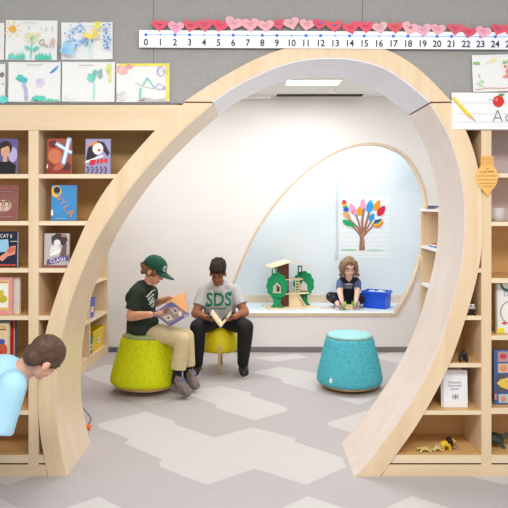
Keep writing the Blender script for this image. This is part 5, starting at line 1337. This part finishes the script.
b.build('hair', mat((136, 106, 82), .6, .3, 60), t3, .004, 1, noise=.006, nscale=50)
b = Blob()
b.chain([(Q(348.5, 281.5, 6.765), .048), (Q(348.3, 285, 6.79), .076), (Q(348, 293, 6.87), .084)]); b.c(Q(348, 293, 6.87), .084, Q(348, 299, 6.91), .092, flat2=True)
b.c(Q(342, 281, 6.755), .043, Q(355.8, 281, 6.755), .043); b.c(Q(345.5, 279.5, 6.74), .038, Q(352, 279.5, 6.74), .038)
sh3 = b.build('t_shirt', mat((36, 36, 50), .9, .08, 40), t3, .005, 3)
art('shirt_print', sh3, Q(348.6, 286, 6.65), (1, 0, 0), (0, 0, 1), [('p', (170, 176, 186), [(-.052+.018*i, -.004), (-.038+.018*i, -.004), (-.038+.018*i, .018), (-.052+.018*i, .018)]) for i in range(6)]+[('p', (150, 158, 172), [(-.05+.02*i, -.034), (-.035+.02*i, -.034), (-.036+.02*i, -.01), (-.049+.02*i, -.01)]) for i in range(5)], proj=sh3)
for sx, a, e in ((-1, Q(340.3, 282.5, 6.75), Q(340, 293.0, 6.66)), (1, Q(357.3, 282.5, 6.75), Q(357.2, 293.0, 6.66))):
    b = Blob(); b.c(a, .042, a.lerp(e, .62), .042, flat2=True); b.build('sleeve', mat((88, 104, 148), .9, .06, 50), sh3, .004, 2, label='slate blue sleeve')
b = Blob(); b.c(Q(345, 299, 6.89), .072, Q(351, 299, 6.89), .072)
for sx, hp, kk, aa in LEG3: b.chain([(hp, .066), (kk, .049), (kk.lerp(aa, .4), .046)]); b.c(kk.lerp(aa, .4), .046, kk.lerp(aa, .92), .034, flat2=True)
b.build('leggings', speckle('speckled_leggings', (150, 140, 150), (40, 36, 46), (30, 28, 36), 46), t3, .005, 2)
for sx, hp, kk, aa in LEG3: shoe(t3, V((aa.x+sx*.015, aa.y+.03, .0185)), V((aa.x-sx*.005+sx*-.02, aa.y-.09, .0185)), (0, 0, 1), mat((150, 130, 136), .7, .1, 60), mat((214, 206, 204), .7), mat((220, 190, 196), .7), .78, .015)

# ---------- child leaning in from the left edge
r4 = V((-1.46, 3.0, 0)); Q = lambda px, py, Y: P(px, py, Y)-r4
t4 = thing('person', 'brown-haired child in light blue t-shirt bending forward at the left edge', 'person', r4)
SK4 = skin((232, 176, 150))
hd4 = Q(43.5, 358.5, 2.94); F4 = frame((.44, .62, -.65), (.70, .25, .67))
b = Blob(); W = head(b, hd4, F4, .9)
b.c(Q(16, 374, 2.96), .058, Q(33, 364, 2.95), .046)
b.chain([(Q(6, 380, 2.96), .09), (Q(-35, 380, 2.98), .092), (Q(-62, 384, 3.0), .10)])
b.c(Q(13, 384, 2.86), .05, Q(13, 380, 3.07), .05)
for sx, a, e, w_ in ((-1, Q(11, 386, 2.84), Q(-9, 430, 2.80), Q(-42, 438, 2.86)), (1, Q(12, 382, 3.08), Q(2, 420, 3.12), Q(-36, 440, 3.10))):
    b.chain([(a, .046), (e, .038), (e.lerp(w_, .35), .036), (w_, .025)]); hand(b, w_, (-.9, .1, -.25), (-.2, 0, -1), (0, -sx, .1), .85, .3)
HIP4 = [(V((-.03, -.075, .63)), V((.05, -.085, .34)), V((-.02, -.085, .075))), (V((-.03, .075, .63)), V((.05, .085, .34)), V((-.02, .085, .075)))]
for hp, kk, aa in HIP4: b.chain([(hp, .08), (kk, .055), (kk.lerp(aa, .3), .052), (aa, .034), (aa+V((.08, 0, -.04)), .026)])
b.build('body', SK4, t4, .0045, 3)
face_parts(t4, W, F4, .9, (84, 60, 44), (200, 120, 110))
b = Blob(); q4 = F4.to_quaternion()
kq = .9
b.s(W(0, -.012, .040), (.081*kq, .102*kq, .086*kq), q4).s(W(0, -.058, -.012), (.066*kq, .052*kq, .060*kq), q4)
for s in (-1, 1): b.s(W(s*.064, .022, .03), (.016*kq, .034*kq, .036*kq), q4)
b.build('hair', mat((86, 62, 46), .6, .3, 45), t4, .005, 4, noise=.002, nscale=40)
b = Blob()
b.chain([(Q(14, 373, 2.96), .066), (Q(3, 378, 2.96), .11), (Q(-30, 380, 2.98), .112)]); b.c(Q(-30, 380, 2.98), .112, Q(-62, 385, 3.0), .118, flat2=True)
b.c(Q(12, 384, 2.87), .066, Q(12, 380, 3.06), .066)
b.c(Q(12, 386, 2.84), .066, Q(-3, 432, 2.80), .070, flat2=True); b.c(Q(12, 382, 3.08), .066, Q(4, 414, 3.11), .068, flat2=True)
b.build('t_shirt', mat((172, 217, 238), .85, .05, 14, bump=.15), t4, .007, 3)
b = Blob(); b.c(Q(-62, 385, 2.95), .108, Q(-62, 385, 3.05), .108)
for hp, kk, aa in HIP4: b.chain([(hp, .095), (kk, .07), (kk.lerp(aa, .35), .066)]); b.c(kk.lerp(aa, .35), .066, kk.lerp(aa, .95), .056, flat2=True)
b.build('trousers', mat((70, 84, 116), .85, .1, 40), t4, .007, 2)
for sx, (hp, kk, aa) in zip((-1, 1), HIP4): shoe(t4, V((aa.x-.05, aa.y, .0175)), V((aa.x+.14, aa.y, .0175)), (0, 0, 1), mat((90, 92, 100), .6, .1, 50), mat((220, 216, 210), .7), mat((230, 230, 230), .7), 1.0)

# ------------------------------------------------------------ lights, world, camera
w = bpy.data.worlds.new('daylight'); SC.world = w; w.use_nodes = True
bg = w.node_tree.nodes['Background']; bg.inputs['Color'].default_value = (.95, .975, 1, 1); bg.inputs['Strength'].default_value = .66
def area(name, loc, rot, sx, sy, p, c=(1, 1, 1)):
    l = bpy.data.lights.new(name, 'AREA'); l.shape = 'RECTANGLE'; l.size = sx; l.size_y = sy; l.energy = p; l.color = c
    o = bpy.data.objects.new(name, l); COL.objects.link(o); o.location = loc; o.rotation_euler = rot; return o
area('front_fill_lamp', (-.7, 1.2, 2.75), (R(12), 0, 0), 1.2, .6, 44, (1, .98, .955))  # unseen lamp added to brighten the front room
area('front_fill_lamp', (.9, 1.2, 2.75), (R(12), 0, 0), 1.2, .6, 44, (1, .98, .955))  # second added fill for the front room, also unseen
area('nook_panel_and_fill_lamp', (-.75, 5.2, 2.52), (0, 0, 0), 1.2, .6, 21.5, (1, .995, .995))  # unseen fill lamp added to brighten the nook
area('nook_panel_and_fill_lamp', (.515, 5.60, 2.53), (0, 0, 0), .46, .24, 12, (1, .995, .995))  # light of the visible ceiling panel
area('nook_panel_and_fill_lamp', (1.3, 4.6, 2.52), (0, 0, 0),  .6, .6, 17, (1, .995, .995))  # another unseen lamp added for nook brightness
area('alcove_lamp', (.5, 6.72, 2.30), (0, 0, 0), 2.0, .3, 16.5, (.93, .975, 1))
cam = bpy.data.cameras.new('camera'); co = bpy.data.objects.new('camera', cam); COL.objects.link(co)
co.location = (0, 0, EYE); co.rotation_euler = (math.pi/2, 0, 0)
cam.sensor_width = 36; cam.sensor_fit = 'HORIZONTAL'; cam.lens = F/508*36; cam.shift_y = -(254-HY)/508; cam.clip_start = .05
SC.camera = co
vs = SC.view_settings; SC.display_settings.display_device = 'sRGB'
vs.view_transform = 'Standard'; vs.look = 'None'; vs.exposure = 0; vs.gamma = 1; vs.use_curve_mapping = False
